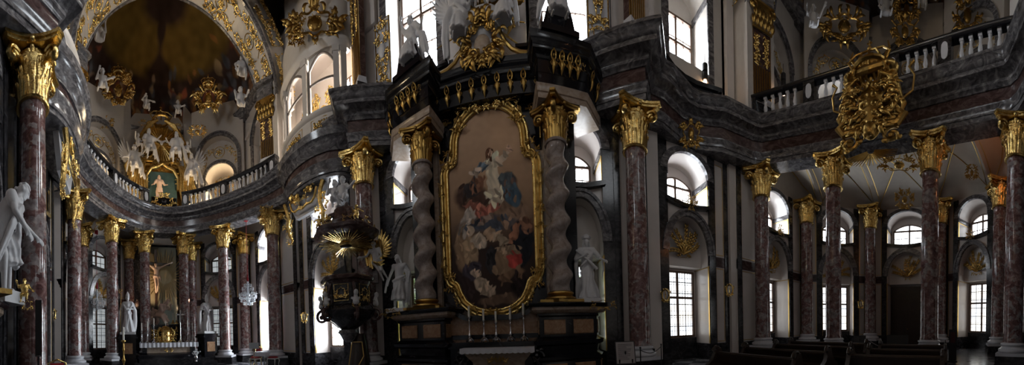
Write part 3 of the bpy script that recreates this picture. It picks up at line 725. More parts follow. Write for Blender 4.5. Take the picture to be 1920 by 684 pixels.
# ---------------------------------------------------------------- entablature all round
gal = [(10.8 - .05*y*y, y) for y in [5.18*i/10 for i in range(0, 11)]]
northp = gal + [(8.95,5.48),(8.3,5.62),(7.4,5.78),(6.9,6.05),(6.3,6.28),(5.6,6.28),(5.0,6.05),(4.5,5.85),(3.86,5.80),(3.42,5.14),(2.62,5.67),(1.95,6.1),(1.95,8.2),(-4.69,8.2),(-4.69,6.1),(-5.36,5.67),(-6.16,5.14),(-6.60,5.80),(-7.4,5.62),(-10.7,5.62),(-11.5,5.45),(-12.48,5.18),(-13.3,4.83),(-14.1,4.42),(-14.85,3.97),(-15.55,3.44),(-16.2,2.85),(-16.8,2.15),(-17.25,1.4),(-17.5,.7),(-17.6,0)]
southp = [(x, -y) for x, y in northp[::-1][1:-1]]
loop = northp + southp
ARCH = [(-.46,8.6),(.42,8.6),(.42,8.78),(.45,8.78),(.45,8.98),(.50,9.03),(.50,9.10),(-.46,9.10)]
FRZ = [(-.46,9.10),(.42,9.10),(.42,9.58),(-.46,9.58)]
CORN = [(-.46,9.58),(.46,9.58),(.50,9.64),(.56,9.68),(.56,9.78),(.66,9.86),(.86,9.90),(.86,10.04),(.90,10.06),(.95,10.14),(1.0,10.26),(1.03,10.28),(1.03,10.38),(-.46,10.38)]
for pr, mt in ((ARCH, M_grey), (FRZ, M_rfrieze), (CORN, M_grey)):
    mb = MB(); mb.sweep(loop, pr, True)
    for p in mb.v:                                    # the entablature is a little shallower round the sanctuary
        k = max(0, min(1, (-10.2 - p.x)/2.2)); k = k*k*(3-2*k); p.z -= max(0, p.z-8.6)/1.78*.28*k
    trim(mb, mt, 50)
# bows of the oratories (glazed, seen at the pulpit side; mirrored on the near side)
M_bowf = plain('backlit grey brown', (.16,.135,.12), .5)  # backlit darkness of the bow window frames is put into their colour
def bow(sg, full=True):
    M = Matrix.Scale(1, 4) if sg > 0 else Matrix.Scale(-1, 4, V((0,1,0)))
    cx, cy, a, b = -9.0, 5.6, 2.05, 1.05; n = 24
    P = [(cx + a*math.cos(PI*i/n), cy - b*math.sin(PI*i/n)) for i in range(n+1)]
    def sw(pr, mt, nm=None):
        mb = MB(); mb.sweep(P, pr); 
        if sg < 0: mb.v = [M @ p for p in mb.v]; mb.f = [f[::-1] for f in mb.f]
        return trim(mb, mt, 50)
    sw([(-1.2,8.15),(.05,8.15),(.05,8.3),(.10,8.3),(.10,8.45),(.2,8.6),(.25,8.75),(-1.2,8.75)], M_grey)
    sw([(-1.2,8.75),(.12,8.75),(.12,9.15),(-1.2,9.15)], M_rfrieze)
    sw([(-1.2,9.15),(.18,9.15),(.22,9.25),(.32,9.32),(.36,9.5),(.5,9.58),(.52,9.72),(.55,9.86),(-1.2,9.86)], M_grey)
    sw([(-.12,9.86),(.20,9.86),(.20,9.98),(.12,10.02),(.12,10.78),(.20,10.82),(.24,10.96),(-.12,10.96)], M_vault)
    if not full: return P
    sw([(-.10,13.55),(.10,13.55),(.12,13.65),(.22,13.72),(.24,13.85),(-.10,13.85)], M_vault)
    sw([(-.08,13.85),(.06,13.85),(.06,15.6),(-.08,15.6)], M_vault)
    # posts between the lights
    for i, wd in ((2.2,.10),(4.0,.10),(10.3,.16),(17.0,.16),(22.5,.12)):
        t = PI*i/n; x, y = cx + a*math.cos(t), cy - b*math.sin(t); mb = MB(TR(x, y, 0, math.atan2(-math.cos(t)/a*1.0, -math.sin(t)/b) + PI/2))
        mb.box((-wd,-.12,10.96),(wd,.12,13.55)); mb.box((-wd*1.3,-.16,13.3),(wd*1.3,.14,13.55)); mb.box((-wd*1.3,-.16,10.96),(wd*1.3,.14,11.1)); trim(mb, M_vault)
    for k, (i0, i1) in enumerate(((4.4, 9.7), (10.9, 16.4), (17.6, 22.1))):
        WN[0] += 1; e = thing('window_%d' % WN[0], None, None); e['kind'] = 'structure'
        def q(i, z, o=0): t = PI*i/n; return V((cx + (a+o)*math.cos(t), cy - (b+o)*math.sin(t), z))
        mb = MB(); m = 8
        rail = lambda z, r: mb.tube([q(i0 + (i1-i0)*j/m, z) for j in range(m+1)], r, 6)
        rail(11.0, .05); rail(12.35, .05); mb.tube([q(i0, 11), q(i0, 13.0)] + [q(i0 + (i1-i0)*j/m, 13.0 + .5*math.sin(PI*j/m)) for j in range(m+1)] + [q(i1, 13.0), q(i1, 11)], .05, 6); mb.build('frame', M_bowf, e)
        mb = MB(); mb.grid(lambda u, v: q(i0 + (i1-i0)*u, 13.0 + .5*math.sin(PI*u) + v*(.6 - .5*math.sin(PI*u)), .0), 8, 1); mb.build('spandrel', M_vault, e)
    return P
BN = bow(1); BS = bow(-1, False)
# back room of the glazed bow
mb = MB(); mb.box((-16.4,6.9,10.2),(-5.6,7.05,16.2)); mb.box((-16.4,5.7,15.6),(-5.6,7.0,15.8)); mb.box((-7.0,5.6,13.85),(-5.6,5.75,18.6)); mb.box((-12.3,5.7,13.85),(-11.0,5.85,18.6)); WO = struct('wall_oratory', mb, M_plaster)
window(TR(-7.9, 5.8, 0, 0), .7, 11.2, 14.0, 0, 1.1, M_sun); window(TR(-12.3, 5.8), .9, 11.2, 13.4, 0, 1.1, M_sun)
t = WO; mb = MB()
for x0 in (-9.9, -10.9): arabesque(mb, lambda u, v, q=0, x0=x0: V((x0 + u, 6.9 - q, 12.2 + v)), 1.9, 2.4, int(x0*-10), .03)
mb.build('gilded_scrollwork', M_gold, t)
mb = MB()
for sg in (1, -1): mb.box((-11.2, min(sg*5.55, sg*5.75), 15.0), (-6.6, max(sg*5.55, sg*5.75), 20)); mb.box((4.4, min(sg*6.3, sg*6.5), 16.6), (8.4, max(sg*6.3, sg*6.5), 20))
struct('wall_lunette', mb, M_vault)
# ---------------------------------------------------------------- upper storey
for x, nm in ((U0-2.75, 'north'), (U0+2.75, 'north')): upper(TR(x, YW), 1.4, 1.4, 1.0, nm, sill=11.7, top=16.2, spring=15.9, z1=20)
upper(TR(6.25, 6.15), 1.9, 1.9, .95, 'north', sill=12.3, top=15.1, spring=15.4, z1=20)
for x in (U0-2.75, U0+2.75, 6.25): upper(TR(x, -YW-.3, 0, PI), 1.5, 1.9, .95, 'south', sill=12.0, top=15.6, spring=15.8, z1=20, pn=M_dim if x < 5 else M_east)
mb = MB(); mb.box((-12.0,-6.9,10.3),(-6.0,-6.75,20)); struct('wall_south', mb, M_vault)
window(TR(-8.9,-5.7,0,PI), .9, 11.6, 14.4, 0, 1.05, M_pane)
niche(TR(-13.95, 5.75), 1.35, 'north', 0, 11, strong=True, lab= 'nearest the pulpit pilaster, above the curved balcony')
niche(TR(-17.6, 4.05, 0, .902), 1.5, 'northwest', 0, 12, 'beside the gilded glory, above the curved balcony', amber=True)
niche(TR(-17.6, -4.05, 0, 2.24), 1.5, 'southwest', 0, 13, 'left of the gilded glory, above the balcony stairs curve', amber=True)
niche(TR(-13.95, -5.75, 0, PI), 1.35, 'south', 0, 14, 'next to the near pier above the sanctuary')
niche(TR(11.25, 5.75), 1.35, 'north', .9, 15, 'beside the gilt pilaster, above the organ gallery lantern')
niche(TR(14.6, 3.75, 0, -.902), 1.5, 'northeast', 1.6, 16, 'over the bright inner arch of the organ gallery')
niche(TR(16.2, 0, 0, -PI/2), 1.7, 'east', 1.6, 17, 'of the organ gallery centre, below a feathered crest')
niche(TR(14.6, -3.75, 0, -2.24), 1.5, 'southeast', 1.6, 18, 'at the far end of the organ gallery', amber=True)
niche(TR(11.25, -5.75, 0, PI), 1.35, 'south', .9, 19, strong=True, lab='outside the frame above the gallery end')
# ---------------------------------------------------------------- floor and lower vaults
mb = MB(); mb.box((-20.5,-8,-.2),(18.5,8,0)); struct('floor', mb, M_floor)
def gvault(front, back, nm, ph):
    n = len(front) - 1
    def f(u, v):
        i = min(n-1, int(u*n)); t = u*n - i; a = V((*front[i], 0)).lerp(V((*front[i+1], 0)), t); b = V((*back[i], 0)).lerp(V((*back[i+1], 0)), t)
        g = abs(math.sin(PI*(u*5))); c = math.sin(PI*v); z = 8.60 + 1.0*max(0, c)**.5*(.50 + .50*g**.8)
        p = a.lerp(b, v); p.z = z; return p
    mb = MB(); mb.grid(f, 80, 16); VO = struct('ceiling_' + nm.replace(' ', '_'), mb, M_warm, None, 60)
    t = VO; mb = MB()
    for k in range(6):
        for d in (-1, 1):
            pts = [f(min(1, max(0, k/5 + d*.1*j/10)), j/10*.5 + .001) - V((0,0,.02)) for j in range(11)]; mb.tube(pts, .022, 5)
            pts = [f(min(1, max(0, k/5 + d*.1*j/10)), 1 - j/10*.5 - .001) - V((0,0,.02)) for j in range(11)]; mb.tube(pts, .022, 5)
    for k in range(1, 5):
        for o_ in (-.011, .011): mb.tube([f(k/5 + o_, max(.001, min(.999, j/20))) - V((0,0,.02)) for j in range(21)], .02, 5)
    mb.build('gilded_rib', M_line, t)
e_f = [(10.55 - .05*y*y, y) for y in [-5.6 + 11.2*i/20 for i in range(21)]]
def backp(sgn):
    K = [(11.2 if sgn > 0 else -13.95, -5.9), (13.9 if sgn > 0 else -16.6, -5.7), (16.4 if sgn > 0 else -19.1, -2.4), (16.6 if sgn > 0 else -19.4, 0)]
    K = K + [(x, -y) for x, y in K[:3][::-1]]; out = []
    ds = [0]
    for a, b in zip(K, K[1:]): ds.append(ds[-1] + math.dist(a, b))
    for i in range(21):
        s = ds[-1]*i/20; k = 0
        while k < len(K)-2 and ds[k+1] < s: k += 1
        t = (s - ds[k])/(ds[k+1]-ds[k]); out.append((K[k][0] + (K[k+1][0]-K[k][0])*t, K[k][1] + (K[k+1][1]-K[k][1])*t))
    return out
gvault(e_f, backp(1), 'organ gallery', 0)
w_f = [(x, y) for x, y in [(-17.5 + .165*y*y, y) for y in [-5.6 + 11.2*i/20 for i in range(21)]]]
gvault(w_f, backp(-1), 'curved balcony', 0)
mb = MB(); mb.grid(lambda u, v: V((8.5 + 9*u, -6.8 + 13.6*v, 10.3)), 2, 2); o = struct('ceiling_gallery_deck', mb, M_dgrey)
# cut the deck back to the gallery outline by building it as strips
bpy.data.objects.remove(o)
def deck(front, back, nm):
    mb = MB(); n = len(front)
    mb.add([(x, y, 10.34) for x, y in front] + [(x, y, 10.34) for x, y in back] + [(x, y, 10.14) for x, y in front] + [(x, y, 10.14) for x, y in back],
           [(i, i+1, n+i+1, n+i) for i in range(n-1)] + [(2*n+i, 3*n+i, 3*n+i+1, 2*n+i+1) for i in range(n-1)])
    struct('floor_' + nm, mb, M_dgrey)
deck(e_f, [(x+1.2, y*1.1) for x, y in backp(1)], 'organ_gallery'); deck(w_f, [(x-1.2, y*1.1) for x, y in backp(-1)], 'balcony')
# ---------------------------------------------------------------- domes and transverse arches
def dome(cx, cy, z, a, b, h, nm, fn, half=0, x1=0):
    """oval vault; half=-1/+1: apse-shaped half dome towards -x/+x, continued as a barrel to x1"""
    mb = MB(); n, m = 240, 90
    if half: mb.grid(lambda u, v: V((cx + half*a*math.sin(PI*u)*math.cos(PI/2*v), cy - half*b*math.cos(PI*u)*math.cos(PI/2*v), z + h*math.sin(PI/2*v))), n, m); mb.grid(lambda u, v: V((cx + (x1-cx)*v, cy - half*b*math.cos(PI*u), z + h*math.sin(PI*u))), n, 16)
    else: mb.grid(lambda u, v: V((cx + a*math.cos(2*PI*u)*math.cos(PI/2*v), cy + b*math.sin(2*PI*u)*math.cos(PI/2*v), z + h*math.sin(PI/2*v))), n, m)
    o = struct('ceiling_' + nm, mb, M_fresco, None, 80); paint(o, fn); return o
FC = [(.05,.028,.022), (.13,.055,.03), (.28,.13,.045), (.14,.14,.15), (.32,.22,.15), (.30,.085,.045), (.10,.11,.13), (.42,.29,.15), (.38,.16,.045)]
def fresco(cx, cy, z0, h):
    rr = random.Random(int(cx*10)+99); B = []
    for k in range(520):
        a = rr.uniform(0, 2*PI); v = .04 + abs(rr.gauss(0, .19)) if k < 400 else rr.uniform(.05, .3); s = rr.uniform(.5, 1.2)
        B.append((a, v, .055*s, .045*s*rr.uniform(.6, 1.8), rr.choice(FC), rr.uniform(-1.2,1.2)))
    BIN = [[] for _ in range(64)]
    for b in B:
        for q in range(-3, 4): BIN[(int(b[0]/(2*PI)*64) + q) % 64].append(b)
    def f(p):
        a = math.atan2(p.y-cy, p.x-cx) % (2*PI); v = math.asin(max(0, min(1, (p.z-z0)/h)))/(PI/2)
        n = noise3(p*.6); n2 = noise3(p*2.2); n3 = noise3(p*1.6 + V((9,0,0))); a2 = a + .05*n2; v2 = v + .035*n3; c = V((.055,.032,.025))*(1 + .5*n + .3*n2)
        g = max(0, min(1, (1 - abs(v-.66)/.22)*3)); w_ = max(0, min(1, (abs(math.sin(a)) + .35*n - .12)*6))
        c = c.lerp(V((.20,.125,.028))*(1 + .35*n2), min(.9, g*w_))
        g = max(0, 1 - abs(v-.30)/.05); c = c.lerp(V((.07,.06,.055)), g*.7)
        for ba, bv, sa, sv, col, tl in BIN[int(a/(2*PI)*64) % 64]:
            da = (a2 - ba + PI) % (2*PI) - PI; dv = v2 - bv
            if abs(da) > .2 or abs(dv) > .15: continue
            x = da + dv*tl*.8; e = (x/sa)**2 + (dv/sv)**2
            if e < 1: c = c.lerp(V(col)*(1 + .7*n2), min(1, (1-e)*1.8)*.75)
        return (max(0, c.x), max(0, c.y), max(0, c.z))
    return f
from mathutils import noise as _mn
def noise3(p): return _mn.noise(p)
dome(-15.6, 0, 17.3, 4.2, 5.5, 5.0, 'sanctuary', fresco(-15.6, 0, 17.3, 5.0), -1, -11.8)
dome(12.6, 0, 18.9, 4.3, 5.5, 4.5, 'gallery', fresco(12.6, 0, 18.9, 4.5), 1, 8.9)
dome(U0-.2, 0, 17.8, 9.9, 7.4, 5.5, 'nave', fresco(U0, 0, 17.8, 5.5))
def ring(cx, a, b, z, half, x1):
    P = [(cx + half*a*math.sin(PI*i/40), -half*b*math.cos(PI*i/40)) for i in range(41)]; P = [(x1, P[0][1])] + P + [(x1, P[-1][1])]
    if half < 0: pass
    mb = MB(); mb.sweep(P, [(-.4,z-.5),(.0,z-.5),(.06,z-.36),(.10,z-.30),(.24,z-.2),(.28,z-.02),(-.4,z)]); trim(mb, M_grey, 50)
ring(-15.6, 4.25, 5.55, 17.6, -1, -13.0); ring(12.6, 4.35, 5.55, 19.2, 1, 10.0)
mb = MB(); mb.box((-21.5,-8.5,24),(19,8.5,24.3)); struct('ceiling_roof', mb, M_vault)
mb = MB(); mb.box((-21.5,7.6,10),(19,7.8,24)); struct('wall_outer', mb, M_vault)
mb = MB(); mb.box((-21.5,-7.8,10),(19,-7.6,24)); struct('wall_outer', mb, M_vault)
mb = MB(); mb.box((-21.3,-7.8,0),(-21.1,7.8,24)); struct('wall_outer', mb, M_vault)
mb = MB(); mb.box((18.6,-7.8,0),(18.8,7.8,24)); struct('wall_outer', mb, M_vault)
def tarch(x, zs, wd, nm):
    mb = MB(); n = 40; ri = 5.0; pin = [(-ri*math.cos(PI*i/n), zs + ri*math.sin(PI*i/n)) for i in range(n+1)]; po = [(-(ri+1.3)*math.cos(PI*i/n), zs + (ri+1.3)*math.sin(PI*i/n)) for i in range(n+1)]
    M = TR(x, 0, 0, PI/2); mb.M = M; mb.band(pin, po, -wd, wd); AO = struct('ceiling_arch_' + nm, mb, M_vault)
    mb = MB(M)
    for s in (-1, 1): mb.band([(-(ri-.04)*math.cos(PI*i/n), zs + (ri-.04)*math.sin(PI*i/n)) for i in range(n+1)], [(-(ri+.12)*math.cos(PI*i/n), zs + (ri+.12)*math.sin(PI*i/n)) for i in range(n+1)], min(s*wd, s*(wd+.10)), max(s*wd, s*(wd+.10)))
    trim(mb, M_grey)
    mb = MB()
    for s in (-1, 1):
        mb.box((x-wd-.1, min(s*5.0, s*5.9), 10.4), (x+wd+.1, max(s*5.0, s*5.9), zs))
    struct('wall_arch_pier_' + nm, mb, M_vault)
    for s in (-1, 1):
        t = AO; m = MB()
        def fn(u, v, q=0): a = v/ri; rr_ = ri - q - .01; return V((x + u, s*rr_*math.cos(a), zs + rr_*math.sin(a)))
        for k in range(3): arabesque(m, lambda u, v, q=0, k=k: fn(u, v + .3 + 2.1*k, q), wd*1.9, 1.9, 31 + k + int(s)*7, .028)
        fx = x + (wd + .17 if x < 0 else -wd - .17); sx = 1 if x < 0 else -1
        def ff(u, v, q=0): a = v/(ri+.7); r2 = ri + .72 + u; return V((fx + sx*(q + .01), s*r2*math.cos(a), zs + r2*math.sin(a)))
        for k in range(3): arabesque(m, lambda u, v, q=0, k=k: ff(u, v + .3 + 2.3*k, q), 1.0, 2.1, 51 + k + int(s)*7, .028)
        m.build('gilded_scrollwork', M_gold, t)
tarch(-12.3, 14.6, .8, 'sanctuary'); tarch(9.35, 15.2, .8, 'gallery')
# ---------------------------------------------------------------- camera, world
cam = bpy.data.cameras.new('camera'); co = bpy.data.objects.new('camera', cam); COL.objects.link(co); SC.camera = co
cam.type = 'PANO'; cam.panorama_type = 'CENTRAL_CYLINDRICAL'; cam.clip_start = .05; cam.clip_end = 200
cam.central_cylindrical_radius = 1.0
cam.central_cylindrical_range_u_min = (0 - XC)/F; cam.central_cylindrical_range_u_max = (1920 - XC)/F
cam.central_cylindrical_range_v_min = (Y0 - 684)/F; cam.central_cylindrical_range_v_max = Y0/F
c_, s_ = math.cos(ROLL), math.sin(ROLL)
fw = V((math.sin(ANG), math.cos(ANG), 0)); rt0 = V((math.cos(ANG), -math.sin(ANG), 0)); up0 = V((0, 0, 1))
rt = rt0*c_ - up0*s_; up = up0*c_ + rt0*s_
co.matrix_world = Matrix(((rt.x, up.x, -fw.x, EYE.x), (rt.y, up.y, -fw.y, EYE.y), (rt.z, up.z, -fw.z, EYE.z), (0, 0, 0, 1)))
w = bpy.data.worlds.new('World'); SC.world = w; w.use_nodes = True
w.node_tree.nodes['Background'].inputs[0].default_value = (.5, .6, .8, 1); w.node_tree.nodes['Background'].inputs[1].default_value = .05
SC.view_settings.view_transform = 'Standard'; SC.view_settings.look = 'None'; SC.view_settings.gamma = 1; SC.view_settings.exposure = -.2
SC.cycles.max_bounces = 6; SC.cycles.diffuse_bounces = 4; SC.cycles.glossy_bounces = 3; SC.cycles.caustics_reflective = False; SC.cycles.caustics_refractive = False
SC.cycles.sample_clamp_indirect = 6; SC.cycles.use_denoising = True
# ================================================================ side altar with the big painting
def retable(sg):
    """sg=1: altar with the big painting; sg=-1: the near altar whose edge enters the picture"""
    K = TR(U0, 0) if sg > 0 else TR(U0, -.6) @ Matrix.Rotation(PI, 4, 'Z')
    t = thing('side_altar', 'black and ochre marble side altar framing the tall painting' if sg > 0 else 'black marble altar pedestal under the white angel at the picture edge', 'altar', M=K)
    path = [(3.35,5.7),(2.85,4.98),(1.90,4.80),(1.82,5.38),(-1.82,5.38),(-1.90,4.80),(-2.85,4.98),(-3.35,5.7)]
    # pedestals
    for s in (1, -1):
        if sg < 0 and s < 0: continue
        pp = path[:4] if s > 0 else path[4:]
        pp = [(3.45,5.7),(3.22,4.95),(1.45,4.62),(1.35,5.5)]; pp = pp if s > 0 else [(-x, y) for x, y in pp[::-1]]
        mb = MB(); mb.sweep(pp, [(-1.0,0),(.20,0),(.20,.16),(.12,.2),(.08,.55),(.14,.62),(.14,.70),(.02,.74),(-.02,.8),(.02,1.02),(.18,1.08),(.20,1.18),(.08,1.24),(.0,1.3),(0,1.88),(.06,1.92),(.06,1.98),(-1.0,1.98)]); mb.build('pedestal', M_black, t)
        mb = MB(); mb.sweep(pp, [(-1.0,1.98),(.10,1.98),(.18,2.02),(.24,2.08),(.24,2.16),(-1,2.16)]); mb.build('pedestal_torus', M_beige, t)
        mb = MB(); mb.sweep(pp, [(-1.0,2.16),(.30,2.16),(.34,2.22),(.34,2.28),(-1.0,2.28)]); mb.build('pedestal_cornice', M_black, t)
        for k in range(3):
            a, b = V((*pp[k], 0)), V((*pp[k+1], 0)); d = (b-a).normalized(); l = (b-a).length
            if l < .75: continue
            n = V((-d.y, d.x, 0)); q = max(1, int(l/.85))
            for i in range(q):
                c0_ = a + d*(l*(i+.5)/q); hw = l/q*.36
                for z0, z1, of in ((1.36, 1.80, .005), (.26, .50, .085)):
                    mb = MB(); x = [c0_ + d*hw*u + n*(of + e) for u in (-1, 1) for e in (0, .03)]
                    mb.add([(*x[0].xy, z0), (*x[2].xy, z0), (*x[2].xy, z1), (*x[0].xy, z1), (*x[1].xy, z0+.03), (*x[3].xy, z0+.03), (*x[3].xy, z1-.03), (*x[1].xy, z1-.03)], [(0,1,2,3),(7,6,5,4),(0,4,5,1),(1,5,6,2),(2,6,7,3),(3,7,4,0)]); mb.build('pedestal_panel', M_ochre, t)
    if sg < 0: return t
    for s in (1, -1):                                   # gilt blocks under the twisted columns
        mb = MB(); mb.box((s*2.11-.62, 4.35, 2.28), (s*2.11+.62, 5.4, 2.36)); mb.build('gilded_step', M_dgold, t)
        m = MB(); rocaille(m, lambda u, v, q=0, s=s: V((s*3.35 + u, 4.62 - q, 2.22 + v)), .9, .34, 60+s, 8, .12); m.build('gilded_corner', M_dgold, t)
    # backing with beige pilaster strips and black side fields
    mb = MB(); mb.box((-1.95,5.50,1.9),(1.95,5.72,8.75)); mb.build('backing', M_beige, t)
    for s in (1, -1):
        mb = MB(); mb.box((min(s*1.92, s*2.75), 5.34, 2.28), (max(s*1.92, s*2.75), 5.74, 8.2)); mb.build('dark_pilaster', M_black, t)
        mb = MB(); mb.box((min(s*1.76, s*1.92), 5.38, 2.28), (max(s*1.76, s*1.92), 5.6, 8.2)); mb.build('beige_strip', M_beige, t)
        mb = MB(); mb.prismy([(s*1.05, 8.72), (s*1.70, 8.72), (s*1.70, 7.3), (s*1.5, 7.35), (s*1.3, 7.95)], 5.44, 5.52); mb.build('spandrel', M_black, t)
        mb = MB(); mb.prismy([(s*1.0, 2.35), (s*1.72, 2.35), (s*1.72, 3.5), (s*1.5, 3.3), (s*1.2, 2.75)], 5.44, 5.52); mb.build('spandrel', M_black, t)
        mb = MB(); fn = lambda u, v, q=0: V((u, 5.4-q, v)); mb.tube(ornmap(fn, [(s*1.22, 8.55), (s*1.68, 8.55), (s*1.68, 7.6)]), .03, 6); rocaille(mb, lambda u, v, q=0: fn(s*1.45 + u, 8.6 + v, q), .35, .3, 7, 4, .06); mb.build('gilded_fillet', M_dgold, t)
    # predella between the pedestals
    n = 20; cv = lambda x: 1.86 + .32*max(0, (abs(x)-.75)/.6)**1.6 if abs(x) > .75 else 1.86
    top = [(-1.5 + 3*i/n, cv(-1.5 + 3*i/n)) for i in range(n+1)]
    mb = MB(); mb.band([(x, 1.0) for x, z in top], [(x, z) for x, z in top], 5.1, 5.5); mb.build('predella', M_ochre, t)
    mb = MB(); mb.band(top, [(x, z+.16) for x, z in top], 4.95, 5.5); mb.build('predella_cornice', M_black, t); mb = MB(); mb.band([(x, 1.28) for x, _ in top], [(x, 1.42) for x, _ in top], 5.04, 5.12); mb.build('predella_moulding', M_black, t)
    mb = MB(); mb.box((-1.35,4.62,1.0),(1.35,5.2,1.2)); mb.box((-1.3,4.7,0),(1.3,5.3,1.0)); mb.build('candle_ledge', M_black, t)
    # altar table
    mb = MB(); prof = [(-.62,0),(.0,0),(.02,.12),(-.06,.18),(-.14,.35),(-.12,.62),(.04,.82),(.10,.92),(-.62,.92)]
    mb.sweep([(1.10,4.95),(1.10,4.35),(-.66,4.35),(-.66,4.95)], prof); mb.build('altar_table', M_beige, t)
    mb = MB(); mb.box((-.80,4.18,.92),(1.24,4.85,1.03)); mb.build('table_slab', M_black, t)
    m = MB(); rocaille(m, lambda u, v, q=0: V((.22 + u, 4.40 - q, .62 + v)), .6, .45, 23, 8, .10); m.build('gilded_table_cartouche', M_dgold, t)
    for s in (-1, 1):
        m = MB(); fn = lambda u, v, q=0: V((s*1.12 + .22 + u, 4.5-q, .55 + v)); scroll2(m, fn, 0, .2, .2, 0, 1.3, s, .05); m.tube([(s*1.12+.22,4.5,0),(s*1.24+.22,4.5,.4),(s*1.02+.22,4.5,.75)], [.08,.1,.06], 8); m.build('table_console', M_black, t)
    # entablature
    for sub in (path[:4], path[4:]): m = MB(); m.sweep(sub, [(-.5,8.05),(.33,8.05),(.33,8.2),(.36,8.22),(.36,8.36),(.39,8.42),(-.5,8.42)]); m.build('architrave', M_beige, t, 50); m = MB(); m.sweep(sub, [(-.5,8.42),(.31,8.42),(.31,8.80),(-.5,8.80)]); m.build('frieze', M_black, t, 50)
    m = MB(); m.sweep(path, [(-.5,8.76),(.31,8.76),(.31,9.14),(.36,9.18),(.38,9.26),(.46,9.30),(.47,9.44),(.51,9.47),(.55,9.60),(.56,9.70),(-.5,9.70)]); m.build('cornice', M_black, t, 50)
    i = 0
    for a, b, k in ((path[1], path[2], 4), (path[3], path[4], 9), (path[5], path[6], 4), (path[0], path[1], 2), (path[6], path[7], 2)):
        a, b = V((*a, 0)), V((*b, 0)); d = (b-a).normalized(); nrm = V((-d.y, d.x, 0))
        for j in range(k):
            c = a.lerp(b, (j+.5)/k) + nrm*.34; m = MB(Matrix(((-d.x*.8, -nrm.x*.8, 0, c.x), (-d.y*.8, -nrm.y*.8, 0, c.y), (0, 0, .8, 9.06), (0, 0, 0, 1))))
            m.tube([(.085*math.cos(q*PI/6), -.10 - .05*math.sin(q*PI/6), .2 + .13*math.sin(q*PI/6)) for q in range(12)], .026, 6, closed=True); m.ell((0,-.10,.2),(.035,.04,.06),8,6)
            m.tube([(0,.03,-.34),(0,-.05,-.22),(0,-.09,-.05),(0,-.08,.08)], [.012,.05,.075,.05], 8, True, ((0,1,0), .7)); m.ell((0,-.12,.36),(.05,.05,.06),7,5)
            for sx in (-1, 1): m.tube([(sx*.05,-.06,.05),(sx*.11,-.06,-.03),(sx*.07,-.07,-.14)], [.02,.022,.008], 5)
            if k == 4: rocaille(m, lambda u, v, q=0: V((u + .2, -q-.04, v + .06)), .2, .34, j, 3, .05)
            m.build('gilded_bracket', M_dgold, t)
    # scroll pediment
    for s in (1, -1):
        P = [(s*1.4, 9.78), (s*1.15, 9.82), (s*.9, 9.95), (s*.7, 10.2), (s*.55, 10.55)]; m = MB(); m.band([(x, 9.68) for x, z in P], P, 4.95, 5.4); m.build('pediment', M_beige, t)
        m = MB(); m.tube([(x, 4.93, z+.03) for x, z in P], .06, 7); m.build('pediment_moulding', M_dgold, t)
        m = MB(); m.box((s*1.35-.3, 5.1, 9.7), (s*1.35+.3, 5.7, 10.15)); m.box((s*1.35-.36, 5.05, 10.15), (s*1.35+.36, 5.7, 10.25)); m.build('pediment_block', M_black, t)
        m = MB(); M2 = TR(s*2.2, 4.75, 9.7, s*.2); m.M = M2; m.box((-.55,-.5,0),(.55,.5,.16)); m.prismy([(-.5,.16),(.5,.16),(.34,.75),(-.34,.75)], -.38, .4); m.build('statue_block', M_black, t)
    m = MB(); m.box((-.55,5.0,9.7),(.55,5.6,11.0)); m.ell((0,5.1,11.0),(.7,.35,.6),14,8); m.build('gable', M_stat, t)
    return t
retable(1); retable(-1)
mb = MB(TR(U0, 0)); fn = lambda u, v, q=0: V((u, 4.86 - q, 10.25 + v)); t = thing('gilded_cartouche', 'big gilt rocaille cartouche over the centre of the black altar cornice', 'ornament')
rocaille(mb, fn, 1.25, 1.5, 5, 34, .2, .25); mb.build('rocaille_frame', M_dgold, t); mb = MB(TR(U0, 0)); mb.ell((0,4.86,10.2),(.26,.12,.30),14,9); mb.build('shield', M_beige, t)
# ---------------------------------------------------------------- the painting
HALF = [(0,2.24),(.28,2.255),(.5,2.32),(.72,2.44),(.88,2.58),(1.02,2.85),(1.1,3.1),(1.18,3.2),(1.3,3.27),(1.36,3.4),(1.375,3.55),(1.375,6.8),(1.35,6.9),(1.28,6.97),(1.15,7.02),(1.08,7.12),(1.03,7.35),(1.013,7.66)] + [(1.013*math.cos(PI/2*i/12), 7.66 + 1.013*math.sin(PI/2*i/12)) for i in range(1, 13)]
OUT = HALF + [(-x, z) for x, z in HALF[::-1][1:-1]]
pt = thing('framed_painting', 'huge dark oil painting in a gilt carved frame with rounded top', 'painting', (U0, 0, 0))
mb = MB(); nz = 150; zs_ = [2.24 + (8.673-2.24)*i/nz for i in range(nz+1)]
def halfw(z):
    for (x0, z0), (x1, z1) in zip(HALF, HALF[1:]):
        if z0 <= z <= z1 and z1 > z0: return x0 + (x1-x0)*(z-z0)/(z1-z0)
    return .01
mb.grid(lambda u, v: V(((2*u-1)*max(.01, halfw(2.24 + 6.433*v)), 5.40, 2.24 + 6.433*v)), 180, 400)
cv = mb.build('canvas', M_oil, pt)
def blob(p, c, r, tl=0):
    x, z = p[0]-c[0], p[1]-c[1]; cs, sn = math.cos(tl), math.sin(tl); x, z = x*cs + z*sn, -x*sn + z*cs
    return (x/r[0])**2 + (z/r[1])**2
